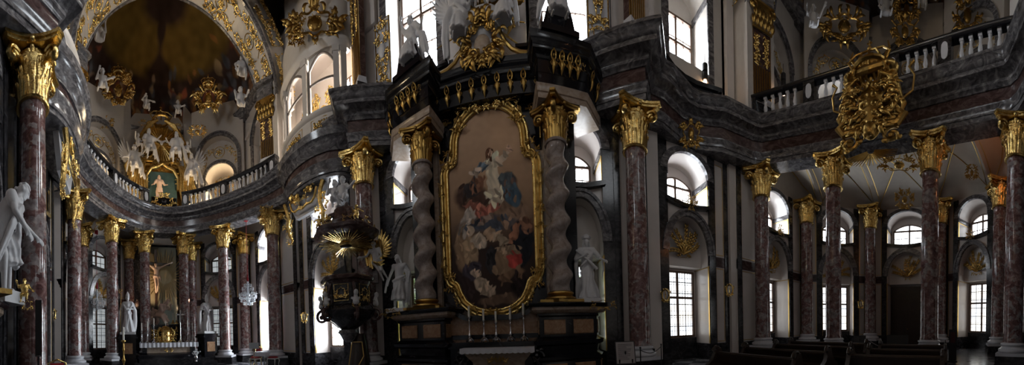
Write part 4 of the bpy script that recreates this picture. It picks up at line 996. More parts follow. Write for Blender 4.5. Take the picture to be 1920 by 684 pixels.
SHAPES = [   # generic figures in cloud: centre, radii, tilt, colour, softness
 ((.1,5.5),(1.1,.55),.1,(.16,.10,.065),.6), ((.75,5.2),(.6,.35),.2,(.24,.15,.10),.6), ((-.6,5.9),(.7,.5),-.4,(.065,.035,.025),.8),
 ((-.55,6.2),(.42,.26),.5,(.035,.028,.028),1), ((-.42,6.35),(.26,.3),-.3,(.18,.085,.05),1.2), ((.62,6.2),(.32,.45),.2,(.10,.06,.045),1), ((.72,5.85),(.30,.42),.35,(.055,.085,.11),1.3), ((.55,6.35),(.3,.28),-.2,(.06,.07,.075),1),
 ((-.38,5.55),(.55,.13),-.3,(.33,.13,.09),1.4), ((-.15,5.45),(.5,.16),.25,(.34,.11,.08),1.4), ((-.75,5.25),(.22,.45),-.35,(.36,.30,.25),1.2), ((-.9,5.0),(.16,.4),-.5,(.30,.25,.21),1.2),
 ((.12,6.4),(.20,.75),.05,(.50,.42,.31),2), ((.17,5.85),(.34,.32),.25,(.46,.37,.27),1.5), ((.10,7.0),(.26,.28),.0,(.48,.40,.30),2), ((.42,7.05),(.33,.10),.75,(.44,.34,.25),2), ((.68,7.32),(.11,.09),.6,(.44,.28,.20),2),
 ((.02,7.22),(.17,.24),.0,(.10,.045,.025),1.6), ((.05,7.26),(.085,.12),.1,(.47,.29,.20),2), ((-.2,6.85),(.22,.12),-.5,(.10,.13,.16),1.4), ((-.45,6.75),(.25,.10),.4,(.36,.28,.22),1.2),
 ((-.1,5.0),(1.2,.3),.0,(.055,.06,.075),.5), ((-.9,4.3),(.40,.9),.0,(.22,.14,.085),1), ((-.72,4.05),(.25,.7),.12,(.34,.23,.14),1.3), ((-.75,4.82),(.20,.16),.3,(.40,.30,.22),1.6), ((-.45,4.45),(.3,.28),-.5,(.38,.30,.23),1.3),
 ((.05,4.65),(.32,.2),-.5,(.30,.20,.13),1.2), ((.30,4.5),(.35,.13),-.6,(.36,.27,.19),1.2), ((.95,4.3),(.42,.85),-.15,(.014,.014,.018),1.6), ((.75,4.6),(.12,.4),-.5,(.22,.10,.06),1.2), ((1.15,4.85),(.2,.3),.3,(.16,.08,.05),1.2),
 ((.45,3.75),(.52,.5),.0,(.20,.13,.08),3), ((.45,4.15),(.55,.09),.0,(.30,.21,.14),3), ((-.05,3.85),(.16,.5),.0,(.03,.028,.03),2.5), ((.75,3.75),(.28,.2),.8,(.33,.05,.04),1.5), ((.6,3.3),(.5,.16),.3,(.17,.10,.06),1.2),
 ((-.7,3.5),(.42,.3),.7,(.05,.04,.05),1.2), ((-.55,3.45),(.2,.12),-.5,(.40,.30,.22),1.4), ((-.35,3.0),(.4,.24),-.75,(.42,.32,.23),1.3), ((-.15,2.85),(.3,.14),-.4,(.34,.25,.18),1.2), ((-1.0,2.95),(.35,.5),.3,(.035,.022,.02),1), ((.3,2.55),(.9,.2),.1,(.12,.075,.05),.8), ((.85,2.95),(.35,.45),-.2,(.022,.014,.013),.9), ((-.2,5.15),(.35,.1),.6,(.20,.14,.11),1)]
rs_ = random.Random(5)
for s_ in list(SHAPES):
    for k in range(7):
        u, w_ = rs_.uniform(-.75,.75)*s_[1][0], rs_.uniform(-.75,.75)*s_[1][1]; q = rs_.choice((.55,.75,1.25,1.45)); sz = min(.28, max(s_[1]))
        cs, sn = math.cos(s_[2]), math.sin(s_[2])
        SHAPES.append(((s_[0][0] + u*cs - w_*sn, s_[0][1] + u*sn + w_*cs), (sz*rs_.uniform(.12,.3), sz*rs_.uniform(.3,.8)), s_[2] + rs_.uniform(-.7,.7), tuple(min(.6, c*q) for c in s_[3]), .9))
def oil(p):
    x, z = p.x, p.z; q = V((x*1.3, 1.7, z*1.3)); n1 = noise3(q); n2 = noise3(q*4.1); n3 = noise3(q*3+V((5,0,0)))
    g = max(0, min(1, (z-2.3)/6.4)); c = V((.035,.022,.018)).lerp(V((.27,.165,.10)), max(0, min(1, (g-.30)/.25)))
    c = c.lerp(V((.40,.255,.16)), max(0, min(1, (g-.55)/.3)))*(1 + .18*n1 + .07*n2)
    for s, r, tl, col, sf in SHAPES:
        if abs(x-s[0]) > max(r)+.2 or abs(z-s[1]) > max(r)+.2: continue
        e = blob((x + .06*n2 + .05*n1, z + .06*n3), s, r, tl)
        if e < 1: 
            k = min(1, (1-e)*sf*2.6); f = 1 + .45*noise3(V((x*9*math.cos(tl)+z*3, z*3, s[0]*7)))
            c = c.lerp(V(col)*f, k)
    c = c*1.45; return (max(0, c.x), max(0, c.y), max(0, c.z))
paint(cv, oil)
def frame_ring(name, off, y, rad, mat, flat=None):
    pts = []
    m = len(OUT)
    for i in range(m):
        a, b = V(OUT[i-1]), V(OUT[(i+1) % m]); d = (b-a).normalized(); nrm = V((d.y, -d.x)); p = V(OUT[i]) + nrm*off; pts.append((p.x, y, p.y))
    mb = MB(); mb.tube(pts, rad, 8, closed=True); return mb.build(name, mat, pt)
frame_ring('inner_moulding', .05, 5.36, .05, M_gold); frame_ring('middle_moulding', .15, 5.36, .075, M_dgold); frame_ring('outer_moulding', .26, 5.36, .055, M_gold)
mb = MB(); fn = lambda u, v, q=0: V((u, 5.32-q, v)); rr = random.Random(3)
for x, z, w, h, n in ((0, 8.98, 1.1, .75, 26), (0, 8.82, 2.1, .35, 18)): rocaille(mb, lambda u, v, q=0: fn(x+u, z+v, q), w, h, 5, n, .16)
mb.build('crest', M_gold, pt)
def sprig(nm, pts, sz, k):
    for i, (x, z) in enumerate(pts):
        for s in (1, -1):
            mb = MB(); rocaille(mb, lambda u, v, q=0: fn(s*(x+u), z+v, q), sz*.9, sz*1.5, k+i, 7, .12); mb.build(nm, M_dgold, pt)
sprig('corner_rocaille', [(1.34,7.2),(1.42,3.22),(.95,8.35)], .55, 40); sprig('side_rocaille', [(1.60,6.3),(1.60,5.4),(1.60,4.7),(1.60,3.8),(1.15,2.62),(.65,2.18)], .34, 50)
mb = MB(); rocaille(mb, lambda u, v, q=0: fn(u, 2.05+v, q), .7, .35, 9, 12, .14); mb.build('foot_rocaille', M_dgold, pt)
# ---------------------------------------------------------------- lace cloth, candlesticks
lc = MB(TR(U0, 0)); pts = []
for i in range(61):
    x = -1.22 + 2.44*i/60; pts.append(x)
def lacefn(u, v):
    x = -.84 + 2.12*u; 
    if v < .5: return V((x, 4.75 - .60*(v/.5), 1.045))
    q = (v-.5)/.5; return V((x, 4.15 - .015*math.sin(u*60)*q, 1.045 - (.13 + .025*abs(math.sin(u*PI*14)))*q))
lc.grid(lacefn, 168, 12); o = lc.build('lace_altar_cloth', M_lace); tag(o, 'white lace cloth with scalloped edge on the side altar table', 'cloth')
def candlestick(name, label, loc, h, mat, candle, group, s=1, cl=.3):
    t = thing(name, label, 'candlestick', loc, 0, group); mb = MB()
    mb.lathe([(.09,.05),(.085,.08),(.05,.12),(.035,.15),(.05,.18),(.062,.22),(.04,.26),(.022,.30),(.020,h-.16),(.036,h-.12),(.022,h-.08),(.035,h-.04),(.072,h-.01),(.075,h)], 16); mb.build('stem', mat, t)
    for k in range(3):
        a = k*2*PI/3 - PI/2; mb = MB(); mb.tube([(.03*math.cos(a), .03*math.sin(a), .12), (.09*math.cos(a), .09*math.sin(a), .07), (.13*math.cos(a), .13*math.sin(a), .012)], [.03,.036,.028], 6); mb.build('foot', mat, t)
    mb = MB(); mb.lathe([(.033,h),(.033,h+cl),(.02,h+cl+.005)], 12); mb.build('candle', M_wax, t); return t
px = [881, 908, 931, 958, 983]; hs_ = [.78,.66,.58,.66,.78]
nmx = ['outermost, on the pulpit side', 'second from the pulpit side', 'the middle and shortest one', 'second from the red column side', 'outermost, on the red column side']
for x, h, nm in zip(px, hs_, nmx):
    p = atY(x, 640, 4.85); candlestick('silver_candlestick', 'tall silver candlestick on the side altar, ' + nm, (p.x, 4.85, 1.2), h, M_silver, True, 'side altar candlesticks', 1, .34)
# ---------------------------------------------------------------- statues of the side altar
SK = ('skirt', dict(hem=.04, rad=.30, seed=4))
def plinth(t, w=.32, h=.12, mat=None):
    mb = MB(); mb.box((-w,-w,-h),(w,w,0.02)); mb.build('plinth', mat or M_stat, t)
figure('statue', 'white bare-chested cloaked statue with scroll beside the twisted column near the pulpit', 'statue',
       dict(hl=(-.34,-.12,.92), el=(-.32,.0,1.14), hr=(.32,-.02,1.0), er=(.34,.05,1.2), kl=(-.13,-.10,.5), fl=(-.18,-.04,.07), head=(-.03,-.04,1.61), face=(-.5,-1,-.1)), M_stat,
       [('skirt', dict(hem=.30, rad=.22, seed=4, n=10)), ('swag', [(.2,.05,1.42),(.30,.1,1.1),(.26,.08,.7),(.22,.08,.2)], .09, 5), ('swag', [(-.2,-.10,.9),(0,-.16,.95),(.22,-.06,1.05)], .07, 4)],
       (-4.62, 5.12, 2.40), .15, 1.10, 'long', None, extra=lambda t: (plinth(t, .36, .12), [m_.tube([(-.36,-.14,.98),(-.40,-.16,.80),(-.44,-.2,.55)], .035, 7) or m_.build('scroll', M_stat, t) for m_ in [MB()]]), seed=2)
def crownx(t):
    mb = MB(); mb.lathe([(.09,1.70),(.12,1.72),(.13,1.78),(.10,1.80),(.06,1.84),(.02,1.86)], 12, (0,-.02,0), rf=lambda a, z: 1 + .1*math.cos(6*a)); mb.build('crown', M_stat, t)
    mb = MB(); mb.tube([(-.30,-.14,1.38),(-.02,-.22,1.12),(.27,-.16,.84)], [.03,.035,.045], 8); mb.tube([(-.24,-.18,1.36),(.05,-.24,1.1)], .02, 6); mb.build('sword', M_stat, t)
    plinth(t, .34, .10)
figure('statue', 'white crowned woman statue holding a long bundle across her chest, on the altar pedestal', 'statue',
       dict(hl=(-.10,-.22,1.20), el=(-.32,-.05,1.12), hr=(.46,-.10,1.12), er=(.36,.0,1.20), head=(0,-.03,1.62), face=(.2,-1,0)), M_stat,
       [('torso', .9), ('skirt', dict(hem=.03, rad=.34, seed=9, n=15)), ('swag', [(.18,.04,1.42),(.06,-.18,1.15),(-.2,-.16,.9)], .07, 4), ('swag', [(.42,-.06,1.1),(.46,.0,.9),(.42,.0,.62)], .05, 3), ('swag', [(-.22,.05,1.4),(-.33,.02,1.0),(-.3,.05,.5),(-.34,.04,.1)], .08, 4)],
       (1.62, 5.10, 2.40), -.1, 1.10, 'long', None, extra=crownx, seed=5)
SIT = dict(pel=(0,.05,.72), chest=(0,.02,1.07), neck=(0,.0,1.26), head=(0,-.03,1.40), sl=(-.19,0,1.20), sr=(.19,0,1.20), el=(-.32,-.02,.97), er=(.32,-.02,.99), hl=(-.28,-.22,.83), hr=(.34,-.2,.87),
           pl=(-.1,.03,.69), pr=(.1,.03,.69), kl=(-.13,-.26,.48), kr=(.15,-.24,.46), fl=(-.16,-.14,.08), fr=(.20,-.20,.10))
def sit(**k):
    d = dict(SIT)
    for a, b in k.items(): d[a] = (b[0], b[1], b[2] + .17) if a in ('chest','neck','head','sl','sr','el','er','hl','hr') else b
    return d
LAP = [('skirt', dict(hem=.10, rad=.27, n=12, seed=6, front=.9)), ('torso', .8), ('swag', [(-.2,.08,1.2),(-.05,-.18,.95),(.2,-.16,.75),(.28,-.05,.4)], .06, 5), ('swag', [(.2,.1,1.15),(.32,.08,.8),(.34,.1,.4),(.38,.08,.05)], .07, 5)]
figure('statue', 'white seated figure raising one arm, on the black cornice wing beside the tall bright window', 'statue', sit(el=(-.32,0,1.25), hl=(-.36,-.05,1.55), er=(.36,0,.80), hr=(.52,-.12,.78), face=(-.3,-1,.1)), M_stat,
       LAP + [('swag', [(.2,.1,1.0),(.42,.05,.75),(.5,.0,.45),(.55,.05,.1)], .1, 5)], (U0-2.2, 4.55, 10.0), -.25, 1.05, 'long', extra=lambda t: [m_.tube([(-.36,-.05,1.6),(-.36,-.05,1.72)], .03, 6) or m_.ell((-.36,-.05,1.78),.06,8,6) or m_.build('chalice', M_stat, t) for m_ in [MB()]], seed=3)
figure('statue', 'white seated figure with dangling leg on the black cornice wing nearest the red column', 'statue', sit( hl=(-.3,-.25,.6), hr=(.36,-.15,.62), face=(.2,-1,-.2)), M_stat,
       LAP + [('swag', [(.22,.1,.95),(.36,.05,.5),(.42,.0,.0),(.46,.02,-.35)], .1, 5), ('swag', [(-.24,.1,.9),(-.42,.1,.5),(-.5,.1,.1)], .1, 4)], (U0+2.2, 4.55, 10.15), .25, 1.1, 'short', seed=6)
figure('angel', 'white angel with gilt wing leaning at the cartouche over the altar, on the pulpit side', 'angel', sit(el=(.30,-.1,.85), hr=(.42,-.25,1.0), hl=(-.38,-.1,1.3), face=(.6,-1,-.3)), M_stat, LAP + [('swag', [(-.2,.0,1.0),(-.35,-.05,.6),(-.38,-.05,.1),(-.36,.0,-.5)], .1, 6)], (U0-.72, 4.85, 10.45), .3, 1.05, 'short', .95, M_stat, seed=7)
figure('angel', 'white kneeling angel with gilt wings over the altar, on the red column side', 'angel', sit(el=(-.30,-.1,.85), hl=(-.40,-.25,.92), hr=(.42,-.3,.62), face=(-.5,-1,-.35)), M_stat, LAP, (U0+.72, 4.85, 10.5), -.35, 1.0, 'short', .95, M_dgold, seed=8)
for i, (dx, z, rz, nm) in enumerate(((-.25, 11.35, .3, 'upper putto of the pulpit side'), (.42, 11.2, -.4, 'upper putto of the red column side'), (.08, 11.65, 0, 'topmost putto in the middle'))):
    putto('white putto in gilded clouds above the altar, ' + nm, (U0+dx, 4.9, z), rz, 1.15, None, M_stat, None, 'putti over the side altar', None, i)
t = thing('gilded_ray_cloud', 'gilt rays and cloud bursting behind the white angels over the altar', 'ornament', (U0, 5.3, 11.4)); mb = MB()
for k in range(26):
    a = k*2*PI/26; l = 1.0 + .35*(k % 3); mb.tube([(.3*math.cos(a), 0, .3*math.sin(a)), (l*math.cos(a), -.05, l*math.sin(a))], [.05, .012], 5)
mb.build('rays', M_gold, t); mb = MB(); rocaille(mb, lambda u, v, q=0: V((u, -q, v)), 1.8, 1.4, 88, 16, .2); mb.build('cloud', M_dgold, t)
# ---------------------------------------------------------------- near angel at the picture edge
figure('angel', 'large white stucco angel leaning forward with outstretched arm at the picture edge', 'angel',
       dict(pel=(0,.02,.93), chest=(.10,-.08,1.26), neck=(.20,-.14,1.42), head=(.28,-.17,1.53), face=(.62,-.75,-.5), sl=(-.02,-.18,1.36), sr=(.28,-.02,1.36), er=(.44,-.10,1.12), hr=(.62,-.20,.98), el=(-.1,-.30,1.08), hl=(.08,-.36,.88),
            kl=(-.10,-.12,.5), fl=(-.02,-.06,.06), kr=(.16,.0,.5), fr=(.26,.06,.07)), M_stat,
       [('skirt', dict(hem=.42, rad=.20, seed=14, n=11)), ('torso', .45), ('swag', [(.3,-.02,1.36),(.1,-.27,1.2),(-.1,-.24,.9),(-.2,-.05,.4)], .05, 9), ('swag', [(.0,-.2,1.3),(.05,-.25,1.05),(.12,-.2,.85),(.2,-.12,.5)], .045, 8), ('swag', [(.25,.02,1.3),(.2,-.12,1.0),(.16,-.14,.8)], .04, 6), ('swag', [(-.15,.05,1.3),(-.3,.1,.8),(-.3,.1,.2)], .1, 5)],
       (-4.85, -5.42, 2.50), PI*.5 + 1.35, 1.42, 'short', None, hs=1.05, vox=.013, extra=lambda t: plinth(t, .24, .15), seed=12)
m = MB(); t = thing('gilded_figure', 'small gilt crouching figure on the corner of the near black pedestal', 'ornament', (-5.05, -5.0, 2.28)); j = dict(PUT); body(m, j, .9, .9); sculpt('body', m, M_gold, t, .02)
m = MB(); rocaille(m, lambda u, v, q=0: V((u*.7 + .1, -q, v)), .5, .4, 5, 6, .1); m.build('scroll', M_gold, t); t.rotation_euler.z = 1.8; t.scale = (.6,.6,.6)
# ---------------------------------------------------------------- pulpit
def pulpit():
    t = thing('pulpit', 'dark marble pulpit with gilt reliefs hanging on the red column', 'pulpit', (-6.15, 4.05, 0), .45)
    sq = lambda a, z: 1 + .045*math.cos(6*a)
    mb = MB(); mb.lathe([(.86,3.38),(.92,3.42),(.94,3.50),(.88,3.56),(.80,3.58),(.72,3.58)], 48, rf=sq); mb.lathe([(.78,3.28),(.82,3.38)], 48, rf=sq); mb.build('rim', M_rfrieze, t)
    mb = MB(); mb.lathe([(.74,2.58),(.72,2.7),(.73,3.0),(.77,3.3)], 48, rf=sq); mb.build('parapet', M_dgrey, t)
    mb = MB(); mb.lathe([(.20,1.72),(.28,1.78),(.42,1.86),(.55,1.98),(.76,2.10),(.90,2.26),(.93,2.40),(.84,2.54),(.76,2.60)], 48, rf=lambda a, z: 1 + .06*math.cos(6*a)); mb.build('bulge', M_dgrey, t)
    mb = MB(); mb.lathe([(.16,1.78),(.34,1.74),(.38,1.64),(.30,1.56),(.22,1.40),(.10,1.30)], 32); mb.build('pendant', M_grey, t)
    mb = MB(); mb.lathe([(.46,0),(.44,.25),(.36,.8),(.30,1.3),(.22,1.6)], 12, (.28,.42,0)); mb.build('support', M_wood, t)
    mb = MB(); mb.tube([(-.06,.02,.35),(.06,-.02,.30),(.30,-.02,.42),(.52,.0,.8),(.46,.05,1.3),(.1,.05,1.3),(-.06,.02,.35)], .02, 6); mb.build('support_gilt_line', M_line, t)
    for k in range(6):
        a = k*PI/3 - PI/2; d = V((math.cos(a), math.sin(a), 0)); M = Matrix.Translation(d*.80 + V((0,0,0))) @ Matrix.Rotation(a + PI/2, 4, 'Z')
        if math.sin(a) > .6: continue
        m = MB(M); fn = lambda u, v, q=0: V((u, -q, 2.96 + v)); rocaille(m, fn, .42, .5, 70+k, 7, .06, .1); m.tube(ornmap(fn, [(-.24,-.27),(.24,-.27),(.24,.27),(-.24,.27)]), .016, 5, closed=True); m.build('gilded_relief', M_gold, t)
        a2 = a + PI/6; d2 = V((math.cos(a2), math.sin(a2), 0))
        if math.sin(a2) > .6: continue
        m = MB(); v = Matrix.Translation(d2*.90) @ Matrix.Rotation(a2 + PI/2, 4, 'Z'); m.M = v
        scroll2(m, lambda u, w, q=0: V((0, -.06-u, 2.22 + w)), 0, 0, .26, 2.0, 1.3, -1, .06, 0, 0); m.tube([(0,.12,3.3),(0,.0,3.0),(0,.02,2.7),(0,-.1,2.5)], [.05,.06,.06,.07], 7); m.build('console', M_rfrieze, t)
        m = MB(v); m.ell((0,-.14,2.92),(.075,.085,.10),10,8); m.cap((0,-.10,2.82),(0,-.10,2.62),.06,.11); m.tube([(-.14,-.06,2.75),(0,-.14,2.68),(.14,-.06,2.75)], .045, 6); c = sculpt('cherub_bust', m, M_stat, t, .015, 3)
        m = MB(v); rocaille(m, lambda u, w, q=0: V((u, -.08-q, 2.50 + w)), .3, .2, 30+k, 4, .06); m.build('gilded_collar', M_gold, t)
    # sounding board
    mb = MB(); mb.lathe([(.30,4.98),(1.0,5.0),(1.12,5.06),(1.15,5.16),(1.05,5.24),(.95,5.28),(.80,5.42),(.55,5.55),(.46,5.75),(.40,6.0),(.26,6.1)], 48, (.0,.05,0), rf=lambda a, z: 1 + .05*math.cos(6*a)*(1 if z < 5.5 else 0)); mb.build('sounding_board', M_rfrieze, t)
    mb = MB()
    for k in range(48):
        a = k*2*PI/48; l = .98 if k % 2 else .82; mb.tube([(.2*math.cos(a), .05+.2*math.sin(a), 4.80-.2*.2*math.sin(a)), (l*math.cos(a), .05+l*math.sin(a), 4.80-.2*l*math.sin(a))], [.032, .018], 5)
    mb.lathe([(.02,4.74),(.22,4.74),(.25,4.80),(.2,4.98)], 20, (0,.05,0)); mb.build('gilded_sunburst', M_gold, t)
    m = MB(); m.ell((0,.0,4.72),(.22,.10,.06),12,8); m.build('dove', M_wood, t)
    for k in range(10):
        a = k*2*PI/10; m = MB(Matrix.Translation((1.02*math.cos(a), .05 + 1.02*math.sin(a), 5.25)) @ Matrix.Rotation(a + PI/2, 4, 'Z')); rocaille(m, lambda u, v, q=0: V((u, -q, v)), .42, .34, 60+k, 5, .08); m.build('gilded_crest', M_gold if k % 2 else M_dgold, t)
    m = MB()
    for k in range(4):
        a = k*PI/2 + .5; m.tube([(.75*math.cos(a), .75*math.sin(a), 5.4), (.55*math.cos(a), .55*math.sin(a), 5.75), (.25*math.cos(a), .25*math.sin(a), 5.9), (.28*math.cos(a), .28*math.sin(a), 6.15)], [.10,.09,.08,.05], 7)
    m.build('volute_rib', M_rfrieze, t)
    m = MB(); m.box((.2,.8,3.5),(1.0,1.0,5.0)); m.build('back_panel', M_rfrieze, t)
    m = MB(); 
    for q in range(7): m.tube([(.62 + .09*q, .70, 5.05), (.60 + .10*q + .03*math.sin(q*2), .58 - .03*(q % 2), 4.6), (.66 + .09*q, .62, 4.1 - .06*(q % 3))], [.05,.075,.045], 7)
    m.build('gilded_drapery', M_gold, t)
    m = MB(); m.box((-.35,-.62,3.58),(.15,-.35,3.66)); m.prismy([(-.30,3.66),(.12,3.66),(.12,3.9),(-.30,3.72)], -.6, -.4); m.build('book_rest', M_blackp, t)
    return t
pulpit()
for i, (x, z, rz, nm) in enumerate(((-6.50, 6.02, .8, 'on the bow side'), (-6.10, 5.98, .2, 'on the altar side'))):
    putto('pale putto sitting on top of the pulpit canopy, ' + nm, (x, 3.95, z), rz, 1.25, None, M_stat, None, 'putti crowning the pulpit', None, 20+i)
putto('gilt-edged small putto perched at the rim of the pulpit canopy', (-6.75, 3.35, 5.25), .8, .6, None, M_gold, None, None, None, 25)
putto('small putto on the canopy rim nearest the winged angel', (-5.35, 3.7, 5.25), .2, .6, None, M_gold, None, None, None, 26)
p = atd(712, 470, 9.75)
figure('angel', 'white angel with one raised gilt wing hovering beside the pulpit column', 'angel', dict(kl=(.04,-.1,.55), fl=(.12,.10,.2), kr=(.16,-.12,.55), fr=(.3,.12,.22), el=(-.34,-.08,1.22), hl=(-.55,-.2,1.2), er=(.24,-.16,1.12), hr=(.12,-.28,.98), face=(-.6,-1,-.1)), M_stat,
       [('swag', [(-.15,-.1,.95),(.05,-.16,.9),(.22,-.06,.9)], .08, 4)], (p.x, p.y, 3.35), .45, .92, 'short', .85, M_gold, tilt=(0, -.15), seed=17,
       extra=lambda t: [mantle(m_, [(-.1,-.12,.92),(.12,-.16,.78),(.26,-.08,.86)], .09, 4) or m_.build('gilded_cloth', M_gold, t) for m_ in [MB()]])
# ================================================================ sanctuary: high altar, crucifix, glory
def rpt(x, y, X): return atX(x, y, X)
# steps
for i, (h0, h1, x1, w) in enumerate(((0,.17,-13.6,2.6),(.17,.34,-14.0,2.3),(.34,.50,-14.4,2.0))):
    mb = MB(); mb.box((-17.0,-w,h0),(x1,w,h1)); tag(mb.build('altar_step', M_dgrey), ['lowest dark marble step before the high altar', 'middle dark marble step before the high altar', 'topmost dark marble step under the high altar table'][i], 'step', 'high altar steps')
t = thing('high_altar', 'black and beige high altar table with gilt cartouche between the sanctuary columns', 'altar', (-16.0, -.15, .5), PI/2)
mb = MB(); mb.box((-1.9,-.75,0),(1.9,.5,.14)); mb.sweep([(1.55,.45),(1.55,-.45),(-1.55,-.45),(-1.55,.45)], [(-.5,.14),(.22,.14),(.20,.22),(.02,.3),(-.5,.3)]); mb.build('base', M_black, t)
mb = MB(); mb.sweep([(1.45,.45),(1.45,-.40),(-1.45,-.40),(-1.45,.45)], [(-.5,.3),(.04,.3),(.02,.4),(.06,.65),(.14,.78),(-.5,.78)]); mb.build('altar_table', M_beige, t)
mb = MB(); mb.box((-1.72,-.62,.78),(1.72,.5,.88)); mb.build('table_slab', M_black, t)
for x in (-1.45, 1.45): mb = MB(); mb.box((x-.14,-.5,.3),(x+.14,-.4,.78)); mb.build('corner_pilaster', M_dgrey, t)
mb = MB(); rocaille(mb, lambda u, v, q=0: V((u, -.42-q, .55+v)), .5, .4, 3, 8, .06); mb.build('gilded_cartouche', M_gold, t)
mb = MB(); mb.grid(lambda u, v: V((-1.76 + 3.52*u, (.35 - 1.0*v/.6) if v < .6 else -.655 - .012*math.sin(u*90), .895 if v < .6 else .895 - (v-.6)/.4*(.26 + .02*abs(math.sin(u*40))))), 160, 10)
o = mb.build('lace_altar_cloth', M_lace); o.location = (-16.0, -.15, .5); o.rotation_euler.z = PI/2; tag(o, 'white lace cloth on the distant high altar table', 'cloth')
t = thing('tabernacle', 'golden tabernacle shrine with small cross on the high altar', 'tabernacle', (-16.1, -.22, 1.4), PI/2); mb = MB()
mb.lathe([(.34,0),(.36,.06),(.28,.12),(.27,.62),(.32,.68),(.36,.74),(.30,.80),(.22,.92),(.10,1.0),(.03,1.04)], 24); mb.build('body', M_gold, t)
for s in (-1, 1): mb = MB(); scroll2(mb, lambda u, v, q=0: V((s*.38 + u, -q, .25 + v)), 0, 0, .2, 1, 1.3, s, .05); mb.tube([(s*.32,0,.9),(s*.52,0,.6),(s*.42,0,.2),(s*.62,0,.02)], [.05,.07,.06,.05], 7); mb.build('side_scroll', M_gold, t)
mb = MB(); rocaille(mb, lambda u, v, q=0: V((u, -.28-q, .38+v)), .36, .45, 8, 8, .05); mb.build('door_relief', M_gold, t)
mb = MB(); mb.cbox((0,0,1.18),(.02,.02,.15)); mb.cbox((0,0,1.22),(.09,.02,.02)); mb.build('cross', M_wax, t)
nm = ['outermost on the bishop-with-crozier side', 'second on the bishop-with-crozier side', 'third, next to the tabernacle on the crozier side', 'next to the tabernacle on the candlestick cluster side', 'second from the end away from the crozier', 'outermost away from the crozier']
for x, h, n_ in zip((266, 277, 289, 338, 352, 361), (.75,.85,1.05,1.2,.9,.75), nm):
    p = atX(x, 636, -16.05); candlestick('silver_candlestick', 'silver candlestick on the high altar, ' + n_, (-16.05, p.y, 1.395), h, M_silver, True, 'high altar candlesticks', 1, .45)
# crucifix relief panel
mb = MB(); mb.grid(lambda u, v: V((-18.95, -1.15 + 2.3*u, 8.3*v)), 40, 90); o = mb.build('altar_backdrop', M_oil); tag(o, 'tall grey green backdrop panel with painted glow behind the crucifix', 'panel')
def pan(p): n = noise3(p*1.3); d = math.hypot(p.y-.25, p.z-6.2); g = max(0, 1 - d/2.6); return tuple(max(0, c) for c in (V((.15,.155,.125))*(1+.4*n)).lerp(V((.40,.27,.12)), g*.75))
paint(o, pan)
t = thing('gilded_ray_cloud', 'gilt rays fanning out behind the crucified figure', 'ornament', (-18.9, .3, 6.1), PI/2); mb = MB()
for k in range(40):
    a = k*2*PI/40 + .05; l = 1.5 + .8*((k*7) % 5)/5; mb.tube([(.5*math.cos(a), 0, .5*math.sin(a)), (l*math.cos(a)*.7, -.02, l*math.sin(a))], [.012, .02], 4)
mb.build('rays', M_dgold, t)
t = thing('crucifix', 'dark wooden cross with pale crucified figure above the high altar', 'crucifix', (-18.45, -.40, 0), PI/2 + .1); mb = MB(); mb.cbox((0,.12,5.2),(.09,.05,2.75)); mb.cbox((0,.12,6.95),(1.05,.05,.09)); mb.build('cross', M_wood, t)
J = dict(DEF); sc_ = 1.0
J.update(el=(-.48,.0,1.62), hl=(-.80,.02,1.80), er=(.50,.0,1.60), hr=(.84,.02,1.75), sl=(-.2,0,1.44), sr=(.2,0,1.44), kl=(-.07,-.1,.5), kr=(.09,-.1,.5), fl=(-.03,.02,.05), fr=(.05,.02,.08), head=(-.05,-.08,1.58), face=(-.4,-1,-.7))
mb = MB(TR(0, -.02, 4.85, 0, 1.25)); body(mb, J, .95, 1); sculpt('body', mb, M_pale, t, .022)
mb = MB(TR(0, -.02, 4.85, 0, 1.25)); mantle(mb, [(-.16,-.08,.95),(0,-.13,.9),(.17,-.06,.95),(.24,0,.7)], .07, 4); sculpt('loincloth', mb, M_pale, t, .025)
mb = MB(TR(0, -.02, 4.85, 0, 1.25)); hairmb(mb, J); sculpt('hair', mb, M_wood, t, .02, 2)
figure('statue', 'pale kneeling mourner bowed at the foot of the cross', 'statue', sit(pel=(0,.05,.55), pl=(-.1,.03,.52), pr=(.1,.03,.52), chest=(.12,-.25,.65), neck=(.22,-.38,.78), head=(.30,-.46,.86), sl=(.0,-.4,.73), sr=(.3,-.28,.73), el=(.05,-.5,.45), er=(.42,-.45,.53), hl=(.2,-.6,.53), hr=(.4,-.62,.68), face=(.4,-1,-.6), kl=(-.1,-.3,.18), fl=(-.2,.2,.08), kr=(.25,-.35,.45), fr=(.3,-.35,.06)), M_pale,
       [('torso', .9), ('swag', [(-.2,.05,.75),(-.32,.1,.4),(-.3,.15,.1)], .14, 5), ('swag', [(-.15,-.1,.5),(.1,-.35,.45),(.3,-.4,.1)], .13, 5)], (-18.0, -.30, 2.5), PI/2, 1.5, 'long', seed=4, vox=.025)
putto('pale weeping cherub left of the tabernacle under the cross', (-18.0, -.75, 2.75), PI/2, 1.1, None, M_pale, None, None, None, 31)
mb = MB(); mb.box((-18.9,-1.3,.5),(-17.9,1.3,2.4)); mb.box((-18.9,-1.1,2.4),(-17.8,1.1,2.6)); tag(mb.build('altar_ledge', M_dgrey), 'dark marble ledge behind the high altar below the cross', 'ledge')
m = MB(); t = thing('gilded_ornament', 'gilt rocaille mass on the ledge around the tabernacle', 'ornament', (-17.6, -.1, 2.0), PI/2); rocaille(m, lambda u, v, q=0: V((u, -q, v)), 2.0, 1.1, 12, 18, .2); m.build('rocaille', M_gold, t)
t = thing('altar_cross', 'small silver cross on the high altar beside the candles', 'cross', (-15.75, .62, 1.4), PI/2); mb = MB(); mb.lathe([(.12,0),(.1,.03),(.03,.1),(.02,1.25)], 12); mb.build('stem', M_silver, t)
